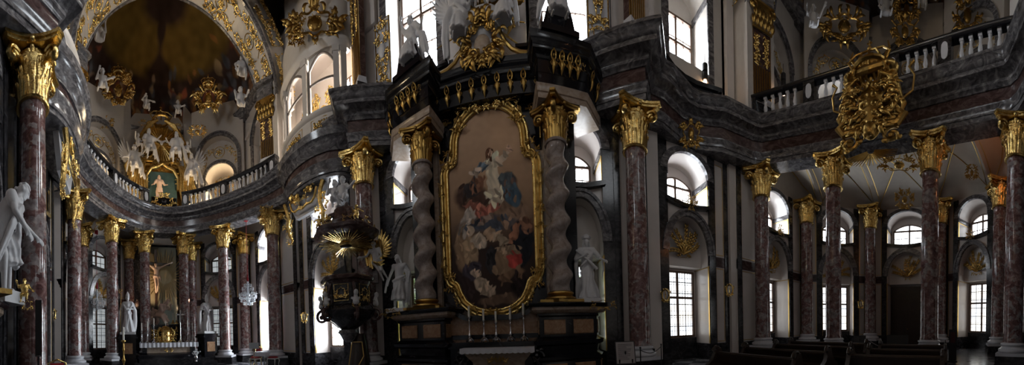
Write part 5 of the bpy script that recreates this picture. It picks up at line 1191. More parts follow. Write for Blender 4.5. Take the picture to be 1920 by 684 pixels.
mb = MB(); mb.cbox((0,0,1.6),(.035,.03,.36)); mb.cbox((0,0,1.68),(.24,.03,.035)); mb.build('cross_head', M_silver, t)
for i, x in enumerate((324, 331)):
    p = atX(x, 590, -17.5); t = candlestick('brass_candle', 'slim lit-coloured altar candle in brass holder behind the tabernacle, ' + ['nearer the tabernacle', 'farther from the tabernacle'][i], (-17.5, p.y, 2.6), .25, M_gold, True, 'brass candles', 1, .5)
# bishops
def bishop(label, px, X, rz, croz, seed):
    p = atX(px, 620, X)
    def ex(t):
        m = MB(); m.lathe([(.085,1.69),(.10,1.74),(.085,1.83),(.012,1.97)], 14, (0,-.02,0), 1, .62); m.build('mitre', M_stat, t)
        plinth(t, .36, .10)
        if croz:
            m = MB(); m.tube([(-.36,-.14,0),(-.33,-.16,1.0),(-.30,-.16,1.85)], .018, 6); m.tube(spiral((-.30,-.16,1.99), .12, -PI/2, 1.3, -1), .018, 6); m.build('crozier', M_gold, t)
    t = figure('statue', label, 'statue', dict(hl=(-.33,-.16,1.12), el=(-.33,.0,1.12), hr=(.08,-.24,1.10), er=(.30,-.06,1.12), face=(.2,-1,0)), M_stat,
               [('torso', .95), ('skirt', dict(hem=.02, rad=.30, seed=seed, n=15)), ('swag', [(-.24,.05,1.4),(-.36,.04,1.0),(-.36,.05,.5),(-.32,.05,.1)], .09, 5), ('swag', [(.24,.05,1.4),(.36,.04,1.0),(.36,.05,.5),(.33,.05,.1)], .09, 5), ('swag', [(-.2,-.12,1.3),(0,-.20,.95),(.2,-.12,1.3)], .06, 3)],
               (X, p.y, 2.02), rz, 1.22, 'short', extra=ex, seed=seed, vox=.022)
    q = thing('statue_pedestal', 'black pedestal with ochre panel under the %s' % ('bishop holding a gold crozier' if croz else 'bishop without crozier'), 'pedestal', (X, p.y, 0), rz)
    m = MB(); m.box((-.52,-.52,0),(.52,.52,.5)); m.box((-.46,-.46,.5),(.46,.46,1.66)); m.box((-.56,-.56,1.66),(.56,.56,1.76)); m.box((-.50,-.50,1.76),(.50,.50,1.9)); m.build('block', M_black, q)
    m = MB(); m.box((-.28,-.485,.8),(.28,-.45,1.4)); m.build('panel', M_ochre, q)
bishop('white bishop statue holding a gold crozier beside the high altar', 240, -15.6, PI/2 - .1, True, 3); bishop('white bishop statue with mitre and book, gilt palm spray behind, beside the high altar', 388, -15.9, PI/2 + .2, False, 8)
# ---------------------------------------------------------------- gilded glory over the high altar
GX = -18.75; p = atX(302, 270, GX); GY, GZ = p.y, 15.3
GM = TR(GX, GY, 0, PI/2); gfn = lambda u, v, q=0: GM @ V((u, -q, v))
t = thing('gilded_glory', 'gilt canopy with shell of rays and crown above the high altar balcony', 'ornament', M=GM)
def glory(nm, mat, f): m = MB(); f(m, lambda u, v, q=0: V((u, -q, v))); m.build(nm, mat, t)
def shell(m, fn):
    m.prismy([(1.28*math.cos(PI*i/24), 15.6 + 1.5*math.sin(PI*i/24)) for i in range(25)] + [(-1.28, 14.2), (1.28, 14.2)], .04, .3)
    for k in range(36):
        a = k*2*PI/36; l = 1.25 + .25*(k % 2); m.tube(ornmap(fn, [(.12*math.cos(a), 15.75 + .12*math.sin(a), .10), (l*math.cos(a), 15.75 + l*math.sin(a), .02)]), [.03, .075], 5)
glory('shell', M_gold, shell)
glory('dove', M_stat, lambda m, fn: (m.ell(fn(0,15.75,.2), (.12,.1,.16)), [m.tube(ornmap(fn, [(0,15.8,.2),(s*.3,15.95,.2),(s*.45,15.85,.15)]), [.07,.06,.02], 6) for s in (-1,1)]))
def drape(m, fn):
    for s in (-1, 1):
        for k in range(9):
            q = k*.10; m.tube(ornmap(fn, [(s*(.25 + q*.5), 17.35 - q*.3, .3), (s*(.95 + q*.6), 16.95 - q, .45), (s*(1.45 + q*.7), 16.1 - q*1.2, .35 + .1*(k % 2)), (s*(1.60 + q*.9), 15.0 - q*.6, .3), (s*(1.75 + q*.9 + .1*(k % 3)), 14.1 - q*.3, .25), (s*(1.7 + q*1.1), 13.0 + .25*(k % 3), .2)]), [.08,.12,.13,.11,.10,.06], 7)
        rocaille(m, lambda u, v, q=0: fn(s*1.3+u, 17.2+v, q), .9, .5, 4, 8, .2)
glory('drapery', M_gold, drape)
glory('crown', M_gold, lambda m, fn: crown2(m, fn, 0, 17.5, 1.5, .85))
def arch(m, fn):
    m.tube(ornmap(fn, [(-1.15, 12.3, .3), (-1.15, 13.2, .3), (-.8, 13.75, .35), (-.35, 13.85, .4), (0, 14.1, .4), (.35, 13.85, .4), (.8, 13.75, .35), (1.15, 13.2, .3), (1.15, 12.3, .3)]), .13, 8)
    for s in (-1, 1): rocaille(m, lambda u, v, q=0: fn(s*1.5+u, 13.2+v, q), .9, 1.8, 6, 16, .3); rocaille(m, lambda u, v, q=0: fn(s*2.0+u, 12.0+v, q), .9, 1.4, 16, 12, .3)
    rocaille(m, lambda u, v, q=0: fn(u, 13.9+v, q), 1.0, .5, 8, 8, .3)
    for s in (-1, 1):
        for k in range(7): m.tube(ornmap(fn, [(s*(1.2 + .12*k), 14.2, .25), (s*(1.35 + .16*k), 13.4 - .1*k, .4), (s*(1.3 + .2*k), 12.3, .35 + .06*(k % 2)), (s*(1.5 + .18*k), 11.2, .25)]), [.05,.09,.10,.05], 6)
glory('niche_frame', M_gold, arch)
glory('niche', M_teal, lambda m, fn: m.box((-1.1,-.05,10.5),(1.1,.25,13.7)))
glory('cloud', M_dgold, lambda m, fn: [rocaille(m, lambda u, v, q=0: fn(s*.95+u, 14.5+v, q), 1.1, .9, 21+s, 10, .25) for s in (-1, 1)] + [m.tube(ornmap(fn, [(-1.3,14.5,.06),(-.3,14.42,.1),(.3,14.42,.1),(1.3,14.5,.06)]), .08, 6)])
glory('backing', M_dgold, lambda m, fn: m.prismy([(-2.3,10.4),(2.3,10.4),(2.2,13),(1.9,15.5),(1.3,17),(0,17.6),(-1.3,17),(-1.9,15.5),(-2.2,13)], .3, .45))
def gl(u, z, q=.7): return tuple(GM @ V((u, -q, z)))
HP = PI/2
LAP2 = [('torso', .8)] + [('swag', [(sx*.12,.0,.80),(sx*.15,-.18,.62),(sx*.17,-.24,.42),(sx*.18,-.14,.22)], .085, 6) for sx in (-1, 1)] + [('swag', [(-.2,-.05,.75),(0,-.2,.68),(.2,-.1,.72)], .08, 5), ('swag', [(.2,.1,1.15),(.34,.05,.8),(.42,.08,.45),(.5,.05,.15)], .08, 5), ('swag', [(-.15,.1,1.1),(-.3,.08,.7),(-.36,.1,.35)], .07, 4)]
for lab, u, z, s, Jx, rz, wg, sd in (
    ('pale seated god the father figure in the glory, beside the dove on the candle side', .98, 13.95, 1.5, sit(hl=(-.42,-.25,.85), face=(-.5,-1,-.2)), -.3, None, 1),
    ('pale seated saviour figure in the glory, beside the dove on the crozier side', -.98, 13.95, 1.5, sit(hr=(.45,-.2,1.0), er=(.38,-.05,.95), face=(.5,-1,-.2)), .3, None, 2),
    ('pale angel leaning out at the lower left of the gilded glory', -2.0, 12.6, 1.6, sit(hr=(.5,-.2,1.25), er=(.38,0,1.1), hl=(-.5,-.1,.7), face=(.6,-1,.2)), .3, .8, 3),
    ('pale angel with raised arm at the lower right of the gilded glory', 2.05, 12.4, 1.6, sit(hl=(-.15,-.1,1.5), el=(-.3,0,1.25), face=(-.4,-1,.3)), -.3, .8, 4)):
    figure('angel' if 'angel' in lab else 'statue', lab, 'statue', Jx, M_stat, LAP2, gl(u, z), HP + rz, s, 'long', wg, M_stat, seed=sd, vox=.028)
for lab, u, z, s, rz, sd in (('pale putto seated on the top of the glory beside the crown, crozier side', -1.15, 17.35, 1.5, .2, 41), ('pale putto seated on the top of the glory beside the crown, candle side', 1.15, 17.3, 1.4, -.2, 42), ('pale putto clinging to the glory drapery above the lower left angel', -1.75, 14.7, 1.3, .4, 43), ('pale putto clinging to the gilt drapery above the lower right angel', 1.8, 14.6, 1.2, -.4, 44)):
    putto(lab, gl(u, z), HP + rz, s, None, M_stat, None, 'putti of the glory', None, sd)
p = atX(294, 362, -18.2)
figure('statue', 'pale standing figure with spread arms in the teal niche above the balcony', 'statue', dict(hl=(-.45,-.2,1.05), el=(-.33,-.02,1.2), hr=(.42,-.18,1.1), er=(.33,0,1.18)), M_pale, [('torso', .9), ('skirt', dict(hem=.02, rad=.3, seed=2))], (-18.35, GY-.25, 11.2), HP, 1.15, 'long', seed=9, vox=.028)
# chandeliers
def chandelier(label, px, py, d, zb):
    p = atd(px, py, d); t = thing('crystal_chandelier', label, 'chandelier', (p.x, p.y, zb), 0, 'crystal chandeliers'); t.scale = (1.15,1.15,1); rr = random.Random(3)
    m = MB(); m.lathe([(.02,0),(.06,.05),(.03,.12),(.09,.25),(.04,.4),(.12,.6),(.05,.75),(.07,.95),(.03,1.15),(.05,1.25),(.02,1.4)], 12); m.build('stem', M_crys, t)
    for k in range(8):
        a = k*PI/4; m = MB(); c, s = math.cos(a), math.sin(a); m.tube([(.06*c,.06*s,.45), (.22*c,.22*s,.34), (.40*c,.40*s,.44), (.46*c,.46*s,.62)], .018, 6); m.lathe([(.02,0),(.07,.03),(.02,.05),(.015,.16)], 8, (.46*c,.46*s,.60)); m.build('arm', M_crys, t)
    m = MB()
    for r, z0, n in ((.46,.5,34),(.34,.7,26),(.30,1.0,20),(.2,1.2,14),(.38,.30,26),(.24,.12,18)):
        for k in range(n):
            a = k*2*PI/n; h = rr.uniform(.05,.12); x, y = r*math.cos(a), r*math.sin(a)
            for j in range(2): m.ell((x, y, z0 - j*.10), (.016,.016,.04), 5, 4)
    for k in range(12):
        a = k*PI/6
        for j in range(7): q = j/6; m.ell((( .05 + .41*q**1.3)*math.cos(a), (.05 + .41*q**1.3)*math.sin(a), 1.35 - .85*q), (.018,.018,.022), 5, 4)
    m.build('crystal_drop', M_crys, t)['kind'] = 'stuff'
    m = MB(); m.tube([(0,0,1.4),(0,0,1.8)], .035, 8); m.lathe([(.03,1.4),(.06,1.5),(.02,1.75)], 10); m.build('red_tassel', M_velvet, t)
    m = MB(); m.tube([(0,0,1.7),(0,0,8.65-zb)], .012, 5); m.build('cord', M_velvet, t); m = MB(); m.cbox((0,0,8.7-zb),(.09,.09,.12)); m.build('canopy', M_velvet, t)
chandelier('crystal chandelier hanging between the red columns near the crozier bishop', 182, 560, 17.4, 3.55); chandelier('crystal chandelier hanging in front of the pinkish column by the white stools', 465, 560, 15.9, 3.55)

# ---------------------------------------------------------------- warm spotlights of the sanctuary
def spotlight(label, loc, aim, watt, ang, col=(1,.70,.42)):
    d = (V(aim) - V(loc)).normalized(); q = d.to_track_quat('-Z', 'Y'); t = thing('spotlight', label, 'lamp', loc, 0, 'sanctuary spotlights'); t.rotation_mode = 'QUATERNION'; t.rotation_quaternion = q
    m = MB(); m.lathe([(.03,.16),(.06,.14),(.07,.02),(.075,0)], 14, cap=False); m.build('housing', M_blackp, t); m = MB(); m.lathe([(.001,.06),(.06,.06)], 14, cap=False); m.build('lens', M_lamp, t)
    l = bpy.data.lights.new('spot', 'SPOT'); l.energy = watt; l.color = col; l.spot_size = ang; l.spot_blend = .5; l.shadow_soft_size = .05; o = bpy.data.objects.new('spot_light', l); COL.objects.link(o); o.parent = t; o.location = (0,0,-.02)
spotlight('small black spotlight on the back of the sanctuary column aimed at the crucifix', (-17.55,-1.75,4.3), (-18.6,-.2,5.6), 300, 1.7)
spotlight('small black spotlight behind the candle-side column aimed at the kneeling mourner', (-17.2,1.75,4.2), (-18.4,0,4.0), 420, 1.6)
spotlight('small black spotlight behind the balcony rail lighting the glory from the crozier side', (-16.6,-1.9,10.6), (-18.7,GY,15.2), 260, 1.3, (1,.72,.40))
spotlight('small black spotlight behind the balcony rail lighting the glory from the candle side', (-16.6,1.7,10.6), (-18.7,GY,15.0), 260, 1.3, (1,.72,.40))
# ================================================================ balustrades
def polyline(P):
    ds = [0]
    for a, b in zip(P, P[1:]): ds.append(ds[-1] + math.dist(a, b))
    def at(s):
        s = max(0, min(ds[-1], s)); k = 0
        while k < len(P)-2 and ds[k+1] < s: k += 1
        t = (s-ds[k])/max(1e-9, ds[k+1]-ds[k]); a, b = V(P[k]), V(P[k+1]); d = (b-a).normalized(); return a.lerp(b, t), d
    return at, ds[-1]
bal = MB(); bal.box((-.075,-.075,0),(.075,.075,.07)); bal.lathe([(.06,.07),(.045,.10),(.07,.16),(.085,.24),(.075,.34),(.045,.46),(.04,.52),(.055,.55),(.04,.58),(.06,.64)], 14); bal.box((-.07,-.07,.64),(.07,.07,.72)); BALM = bal.mesh('baluster', M_base)
def balustrade(name, label, P, peds, z, sp=.34, solid=None):
    at, Ls = polyline(P); t = thing('balustrade', label, 'balustrade'); 
    sub = lambda a, b, n=30: [tuple(at(a + (b-a)*i/n)[0]) for i in range(n+1)]
    path = sub(0, Ls, 40)
    m = MB(); m.sweep(path, [(-.16,z),(.16,z),(.16,z+.10),(.12,z+.14),(-.12,z+.14),(-.16,z+.1)]); m.build('bottom_rail', M_dgrey, t)
    m = MB(); m.sweep(path, [(-.12,z+.86),(.12,z+.86),(.18,z+.92),(.20,z+1.0),(.16,z+1.06),(-.16,z+1.06),(-.20,z+1.0),(-.18,z+.92)]); m.build('top_rail', M_black, t)
    for q in peds:
        p, d = at(q); m = MB(TR(p.x, p.y, 0, math.atan2(d.y, d.x))); m.box((-.24,-.17,z+.1),(.24,.17,z+.9)); b = m.build('pedestal', M_dgrey, t)
        m = MB(TR(p.x, p.y, 0, math.atan2(d.y, d.x))); m.prismy([(.15*math.cos(a*PI/8)*(1 if abs(math.cos(a*PI/8)) < .8 else .85), z+.5 + .29*math.sin(a*PI/8)) for a in range(16)], -.19, .19); m.build('pedestal_panel', M_base, b)
    s = .2
    while s < Ls - .1:
        if all(abs(s-q) > .36 for q in peds) and not (solid and solid[0] < s < solid[1]):
            p, d = at(s); o = bpy.data.objects.new('baluster', BALM); COL.objects.link(o); o.location = (p.x, p.y, z+.14); o.rotation_euler.z = math.atan2(d.y, d.x); o.parent = t
        s += sp
    return t
ZR = 10.38
gfront = [(9.98 - .046*y*y, y) for y in [-5.25 + 10.5*i/30 for i in range(31)]]
at, Lg = polyline(gfront)
balustrade('b', 'long marble balustrade of the organ gallery with dark rail, gilt coat of arms in front', gfront, [.15, 2.75, 5.0-.3, Lg/2+.8, Lg-2.75, Lg-.15], ZR, .33)
def offset(P, o):
    out = []
    for k in range(len(P)):
        d = V(P[min(k+1, len(P)-1)]) - V(P[max(k-1, 0)]); d.normalize(); out.append((P[k][0] - d.y*o, P[k][1] + d.x*o))
    return out
ws = northp[-15:]; ws = [p for p in ws if p[0] <= -11.4]; rail = offset(ws, .62)
rn = [p for p in rail if p[1] > .75]; rs = [(x, -y) for x, y in rn[::-1]]
_, Lw = polyline(rn)
balustrade('b', 'curved balcony balustrade section running to the gilt pilaster by the bow window', rn, [.25, Lw*.56, Lw-.25], ZR-.28, .31)
balustrade('b', 'curved balcony balustrade section on the near side of the gilded glory', rs, [.25, Lw*.44, Lw-.25], ZR-.28, .31)
boss(TR(-16.95, -.05, 10.6, HP), 'black and gilt cartouche closing the balcony rail before the niche figure', 1.5, 1.0, 6, n=12, plate=M_black, depth=.16)
mb = MB(); mb.box((-17.1,-.85,10.10),(-16.95,.8,10.9)); trim(mb, M_black)
# parapet of the concave bay near the broad column
P = [(7.6,5.80),(7.1,5.95),(6.5,6.12),(5.9,6.14),(5.3,6.0),(4.8,5.75)]; t = thing('parapet', 'dark curved stone parapet with ochre panels under the tall gallery window', 'parapet')
m = MB(); m.sweep(P, [(-.15,10.38),(.15,10.38),(.15,10.55),(.08,10.6),(.08,11.25),(.17,11.3),(.2,11.45),(-.15,11.45)]); m.build('wall', M_black, t)
at, Lp = polyline(P)
for a, b in ((.3,.7),(.85,2.3),(2.45,3.0)):
    m = MB(); m.sweep([tuple(at(a+(b-a)*i/8)[0]) for i in range(9)], [(.06,10.72),(.10,10.72),(.10,11.15),(.06,11.15)]); m.build('panel', M_ochre, t)
# ================================================================ gilt pilasters of the upper storey
def pilaster(label, M, h, w=.42, z0=10.4, seed=1, flute=True):
    t = thing('gilded_pilaster', label, 'pilaster', M=M @ Matrix.Translation((0,0,z0)))
    m = MB(); m.box((-w-.16,-.22,0),(w+.16,.2,.75)); m.build('pedestal', M_dgrey, t)
    m = MB(); m.box((-w-.08,-.16,.75),(w+.08,.2,.95)); m.box((-w-.03,-.12,.95),(w+.03,.2,1.12)); m.build('base', M_base, t)
    m = MB(); m.box((-w,-.05,1.12),(w,.2,h-1.0)); m.build('shaft', M_rfrieze, t)
    m = MB(); nf = 7; hh = 1.12 + (h-2.1)*.45
    for i in range(nf): x = -w*.82 + 1.64*w*i/(nf-1); m.tube([(x,-.06,1.2),(x,-.06,hh)], w*.085, 6)
    m.tube([(-w,-.05,1.12),(-w,-.05,h-1)], .022, 5); m.tube([(w,-.05,1.12),(w,-.05,h-1)], .022, 5); m.build('fluting', M_dgold, t)
    m = MB(); fn = lambda u, v, q=0: V((u, -.05-q, v)); arabesque(m, lambda u, v, q=0: fn(u, hh + .1 + v, q), w*1.8, h-1.1-hh-.1, seed, .026, False); m.build('arabesque', M_gold, t)
    m = MB(); fn2 = lambda u, v, q=0: V((u, -.08-q, h-.5+v)); rr = random.Random(seed)
    for r_, n, hh2 in ((-.48, 6, .42), (-.2, 5, .5)):
        for i in range(n):
            x = (i-(n-1)/2)*w*.42
            for da in (-.5, 0, .5): leaf2(m, fn2, x, r_, PI/2 + da, hh2, .06, -da*.8, .08 + .06*(da == 0))
    m.tube(ornmap(fn2, [(-w*1.1,-.5,.05),(w*1.1,-.5,.05)]), .05, 6)
    for s in (-1, 1): m.tube(spiral((s*w*1.0,-.22,h-.2), .2, PI/2, 1.5, -s, 20), .05, 6)
    m.box((-w*1.2,-.3,h-.08),(w*1.2,.2,h)); m.build('capital', M_dgold, t)
    m = MB(); m.box((-w*1.15,-.28,h),(w*1.15,.2,h+.9)); m.box((-w*1.4,-.45,h+.7),(w*1.4,.2,h+.9)); m.build('entablature_block', M_grey, t)
pilaster('gilt fluted pilaster at the corner of the balcony beside the bow window', TR(-12.2, 4.88, 0, .5), 4.3, .42, 10.4, 3)
pilaster('gilt fluted pilaster on the marble block above the pulpit column', TR(-6.35, 5.35, 0, -.585), 6.2, .45, 10.4, 4)
pilaster('gilt pilaster above the broad red column, with white base', TR(3.62, 5.35, 0, .585), 6.2, .45, 10.4, 5)
pilaster('dark gilt pilaster rising at the altar-side end of the gallery balustrade', TR(9.25, 4.92, 0, -.3), 5.0, .45, 10.4, 6)
pilaster('gilt pilaster above the near pier beside the sanctuary arch', TR(-12.4, -5.0, 0, PI-.7), 4.3, .42, 10.4, 7)
# tall gilt relief panels flanking the altar windows
def relief(label, M, w, h, seed):
    t = thing('gilded_relief', label, 'relief', M=M); m = MB(); m.box((-w/2-.05,-.06,-.12),(w/2+.05,.08,h)); m.build('ground', M_base, t)
    m = MB(); fn = lambda u, v, q=0: V((u, -.06-q, v))
    for k in range(3): rocaille(m, lambda u, v, q=0: fn(u, h*(k+.5)/3+v, q), w*.95, h/3*1.1, seed+k, 14, .10)
    m.tube(ornmap(fn, [(-w/2,0),(w/2,0),(w/2,h),(-w/2,h)]), .03, 5, closed=True); m.build('relief', M_gold, t)
    m = MB(); m.lathe([(.03,0),(.12,.1),(.17,.3),(.1,.5),(.05,.55),(.08,.65)], 14, (0,-.12,h*.5), 1, .6); m.build('vase', M_stat, t)
relief('gilt ornament panel with white vase beside the tall window, above the pulpit column', TR(-5.25, 5.62, 10.6), .62, 3.0, 11)
relief('gilt ornament panel between the tall window and the pilaster of the broad column', TR(2.35, 5.62, 10.9), .7, 3.2, 15)
# ================================================================ coat of arms on the gallery front
cm_ = TR(9.30, -.10, 9.35, -PI/2) @ Matrix.Diagonal((1.28, 1, 1, 1)); t = thing('coat_of_arms', 'huge gilt coat of arms with lions hanging on the gallery front', 'ornament', M=cm_); fn = lambda u, v, q=0: V((u, -q, v))
m = MB(); m.ell((0,-.1,-.35),(.40,.26,1.0),20,14); [m.tube(spiral((sx*.16,-.34,zz), .12, .5, 1.2, int(sx), 14), .03, 5) for sx in (-1, 1) for zz in (-.9,-.6,-.3,0,.3)]; [m.ell((.30*math.cos(k*.9),-.30,-.35+.8*math.sin(k*.9)),(.07,.06,.1),6,5) for k in range(7)]; m.ell((0,-.3,-1.1),(.2,.12,.25),12,8); m.build('shield', M_dgold, t)
m = MB(); rocaille(m, fn, 1.5, 2.4, 3, 52, .34, .2); m.build('rocaille_frame', M_dgold, t)
m = MB(); m.tube([(-.5,-.2,1.0),(0,-.35,.85),(.5,-.2,1.0)], .12, 8); crown2(m, lambda u, v, q=0: fn(u, v, q+.15), 0, 1.0, 1.1, .7); m.build('crown', M_dgold, t)
for s in (-1, 1):
    m = MB(); m.cap((s*.75,-.1,-.15),(s*.62,-.2,.55),.18,.16); m.ell((s*.60,-.28,.85),(.16,.18,.17)); m.cap((s*.58,-.42,.82),(s*.54,-.5,.78),.09,.06); m.cap((s*.62,-.28,.5),(s*.35,-.34,.65),.07,.05); m.cap((s*.66,-.24,.3),(s*.38,-.36,.3),.07,.05)
    m.cap((s*.78,-.1,-.15),(s*.95,-.2,-.4),.13,.08); m.cap((s*.95,-.2,-.4),(s*.82,-.18,-.75),.075,.05); m.cap((s*.82,-.18,-.75),(s*.68,-.3,-.78),.05,.04); m.cap((s*.7,-.1,-.2),(s*.66,-.3,-.55),.11,.06)
    for k in range(14): a = k*2*PI/14; m.ell((s*.60+.15*math.cos(a), -.2, .82+.17*math.sin(a)), .065)
    sculpt('lion', m, M_dgold, t, .025, 3)
    m = MB(); m.tube([(s*.85,.0,-.1),(s*1.15,-.05,.1),(s*1.2,-.05,.6),(s*1.05,-.05,.9),(s*1.18,-.05,1.05)], [.04,.035,.03,.03,.05], 7); m.build('lion_tail', M_dgold, t)
    m = MB(); m.tube([(s*.35,-.2,-1.0),(s*.75,-.25,-1.05),(s*.95,-.2,-.75),(s*.7,-.25,-.55)], [.12,.14,.12,.05], 8); scroll2(m, lambda u, v, q=0: fn(s*.62+u, -1.35+v, q+.15), 0, 0, .28, 1, 1.4, s, .07); m.build('scroll', M_dgold, t)
    m = MB(); m.tube([(s*.3,-.2,1.0),(s*.55,-.25,1.5),(s*.5,-.2,1.75)], [.05,.04,.02], 6); m.build('crozier_top', M_dgold, t)
m = MB()
for k in range(22): a = PI + PI*k/21; m.tube([fn(.1*math.cos(a), -1.75 + .1*math.sin(a), .1), fn(.75*math.cos(a), -1.8 + .42*math.sin(a), .05)], [.03,.01], 5)
m.build('rays', M_dgold, t)
# ================================================================ cartouches, brackets, crests
def place(px, py, d, rz): p = atd(px, py, d); return TR(p.x, p.y, p.z, rz)
def faceye(x, y): return math.atan2(x - EYE.x, -(y - EYE.y)) * 0 + (math.atan2(y - EYE.y, x - EYE.x) - PI/2)
def at_px(px, py, d): p = atd(px, py, d); return TR(p.x, p.y, p.z, faceye(p.x, p.y))
CR = [  # px, py, distance, w, h, label, mat, crown
 (391,185,17.3,1.9,1.9,'crowned gilt cartouche over the arch between the glory and the white transverse arch',M_gold,True),
 (222,170,17.0,1.9,2.2,'crowned gilt cartouche over the arch on the crozier side of the glory',M_gold,True),
 (370,248,18.2,1.3,.8,'gilt winged cherub crest over the inner arch beside the glory',M_gold,False),
 (196,232,18.0,1.3,.8,'gilt crest over the low arch behind the balcony on the near side',M_gold,False),
 (1296,252,10.3,.9,1.1,'gilt rocaille crest hanging over the window vault near the broad red column',M_dgold,False),
 (1583,50,15.3,2.6,1.8,'gilt crest with white head over the first big arch of the organ gallery',M_dgold,False),
 (1697,60,15.0,1.5,1.6,'gilt winged head crest below the feather plume over the middle arch',M_dgold,False),
 (1700,22,15.4,1.3,1.8,'gilt feather plume rising over the middle arch of the organ gallery',M_dgold,True),
 (1814,30,14.6,1.6,2.0,'gilt rosette medallion on the white wall at the far end of the gallery',M_dgold,False),
 (1696,375,14.6,1.1,.9,'gilt crest on the dark arch over the entrance door',M_dgold,False),
 (1822,325,13.4,.6,.8,'gilt shield on the vault arch above the garden-side window',M_dgold,False),
 (1686,310,11.9,1.8,.8,'gilt sunburst hanging under the gallery vault behind the coat of arms',M_gold,False),
 (590,45,10.8,2.4,1.6,'large gilt rocaille on the wall above the glazed bow',M_dgold,False),
 (555,60,11.4,.9,1.5,'gilt leaf crest at the edge of the vault beside the glazed bow',M_dgold,False),
 (500,395,13.9,.6,.8,'gilt bracket on the pier by the column behind the stools',M_dgold,False),
 (1278,560,10.0,.0,.0,'',None,False)]
for px_, py_, d, w, h, lab, mt, cr in CR:
    if w: boss(at_px(px_, py_, d), lab, w, h, int(px_+py_), None, 16, mt, .18, cr)
# gilt cradle brackets under the bows
def bracket(label, cx, cy, sg):
    M = TR(cx, cy, 0, 0 if sg > 0 else PI); t = thing('gilded_bracket', label, 'bracket', M=M); fn = lambda u, v, q=0: V((u, -q, v))
    m = MB(); m.prismy([(-1.3,8.12),(1.3,8.12),(1.0,7.6),(.75,7.2),(-.75,7.2),(-1.0,7.6)], -.08, .1); m.build('white_field', M_stat, t)
    m = MB()
    for s in (-1, 1):
        m.tube(ornmap(fn, [(s*1.35,8.1,.3),(s*1.2,7.75,.32),(s*1.1,7.3,.28),(s*1.22,6.9,.22),(s*1.15,6.5,.18),(s*1.05,6.2,.1)]), [.10,.09,.08,.10,.08,.03], 7)
        m.tube(ornmap(fn, [(s*.95,8.0,.3),(s*.8,7.6,.3),(s*.6,7.45,.3),(s*.3,7.5,.3),(0,7.4,.32)]), .05, 7); scroll2(m, lambda u, v, q=0: fn(s*.55+u, 8.15+v, q+.35), 0, 0, .30, 0, 1.6, s, .08)
        rocaille(m, lambda u, v, q=0: fn(s*1.2+u, 7.1+v, q+.15), .7, 1.1, 9, 10, .2); rocaille(m, lambda u, v, q=0: fn(s*1.18+u, 6.35+v, q+.1), .5, .9, 19, 10, .15)
    rocaille(m, lambda u, v, q=0: fn(u, 7.7+v, q+.25), .8, .6, 29, 8, .2); m.build('gilded_scroll', M_gold, t)
bracket('gilt scroll bracket under the glazed bow, above the window by the pulpit', -9.2, 5.0, 1); bracket('gilt scroll bracket under the near oratory bow beside the massive column', -9.2, -5.0, -1)
# gilt parapet panels of the glazed bow
cx, cy, a, b = -9.0, 5.6, 2.05, 1.05
for i0, i1, nm in ((3.6, 9.6, 'on the pulpit side'), (10.9, 16.4, 'in the middle'), (17.6, 22.4, 'on the balcony side')):
    t = thing('gilded_relief', 'gilt scroll panel on the bow parapet, ' + nm, 'relief', group='bow parapet panels'); m = MB()
    def fn(u, v, q=0, i0=i0, i1=i1): tt = PI*((i0+i1)/2 - u*(i1-i0)/2)/24; return V((cx + (a+.12+q)*math.cos(tt), cy - (b+.12+q)*math.sin(tt), 10.4+v))
    m.tube(ornmap(fn, [(-.9,-.28),(0,-.28),(.9,-.28),(.9,.28),(0,.28),(-.9,.28)]), .02, 5, closed=True); m.build('fillet', M_line, t)
    m = MB(); rr = random.Random(4)
    for s in (-1, 1):
        for k in range(5):
            u = .08 + .15*k; sc = .13*(1 if k % 2 else .8)
            pts = [fn(s*u + (sc*(1-.8*j/12)*math.cos(j*.55+k))*.8, (.02 if k % 2 else -.04) + sc*(1-.8*j/12)*math.sin(j*.55+k), .02) for j in range(13)]; m.tube(pts, [.024]*10 + [.02,.015,.01], 5)
            P0 = fn(s*u, .1*(-1)**k, .03); m.ell(P0, (.05,.05,.06), 6, 4)
    m.build('scrollwork', M_gold, t)
# tympanum sprays
SPR = [(5.95,6.5,0,.98,'above the lower window between the broad column and the pews'),(-8.9,6.35,0,.98,'above the lower window behind the pulpit'),(11.25,6.25,0,1.05,'above the gallery side window behind the dark column'),
 (-13.95,6.25,0,1.05,'above the niche behind the white stools'),(15.02+.785*.5,3.98+.62*.5,-.902,1.0,'above the entrance wall window on the altar side'),(15.02+.785*.5,-3.98-.62*.5,-2.24,1.0,'above the entrance window with green garden view'),
 (16.95,0,-PI/2,1.2,'above the dark entrance door'),(-17.76-.785*.5,3.98+.62*.5,.902,1.0,'behind the bishop without crozier'),(-17.76-.785*.5,-3.98-.62*.5,2.24,1.0,'behind the near chandelier')]
for i, (x, y, rz, w, lab) in enumerate(SPR): fan_spray(TR(x, y, 4.5, rz), 'gilt palm spray in arch ' + lab, w*1.9, 1.2, i)
for x, y, rz, nm in ((5.95,6.0,0,'near the broad red column'),(11.25,5.75,0,'behind the gallery column'),(-8.9,5.85,0,'behind the pulpit'),(15.02,-3.98,-2.24,'at the garden-view window'),(15.02,3.98,-.902,'at the altar-side entrance window')):
    boss(TR(x, y, 6.38, rz) @ Matrix.Translation((0,-.2,0)), 'small crest on the swagged window sill ' + nm, .5, .55, int(x*3), 'window sill crests', 6, M_dgold, .1)
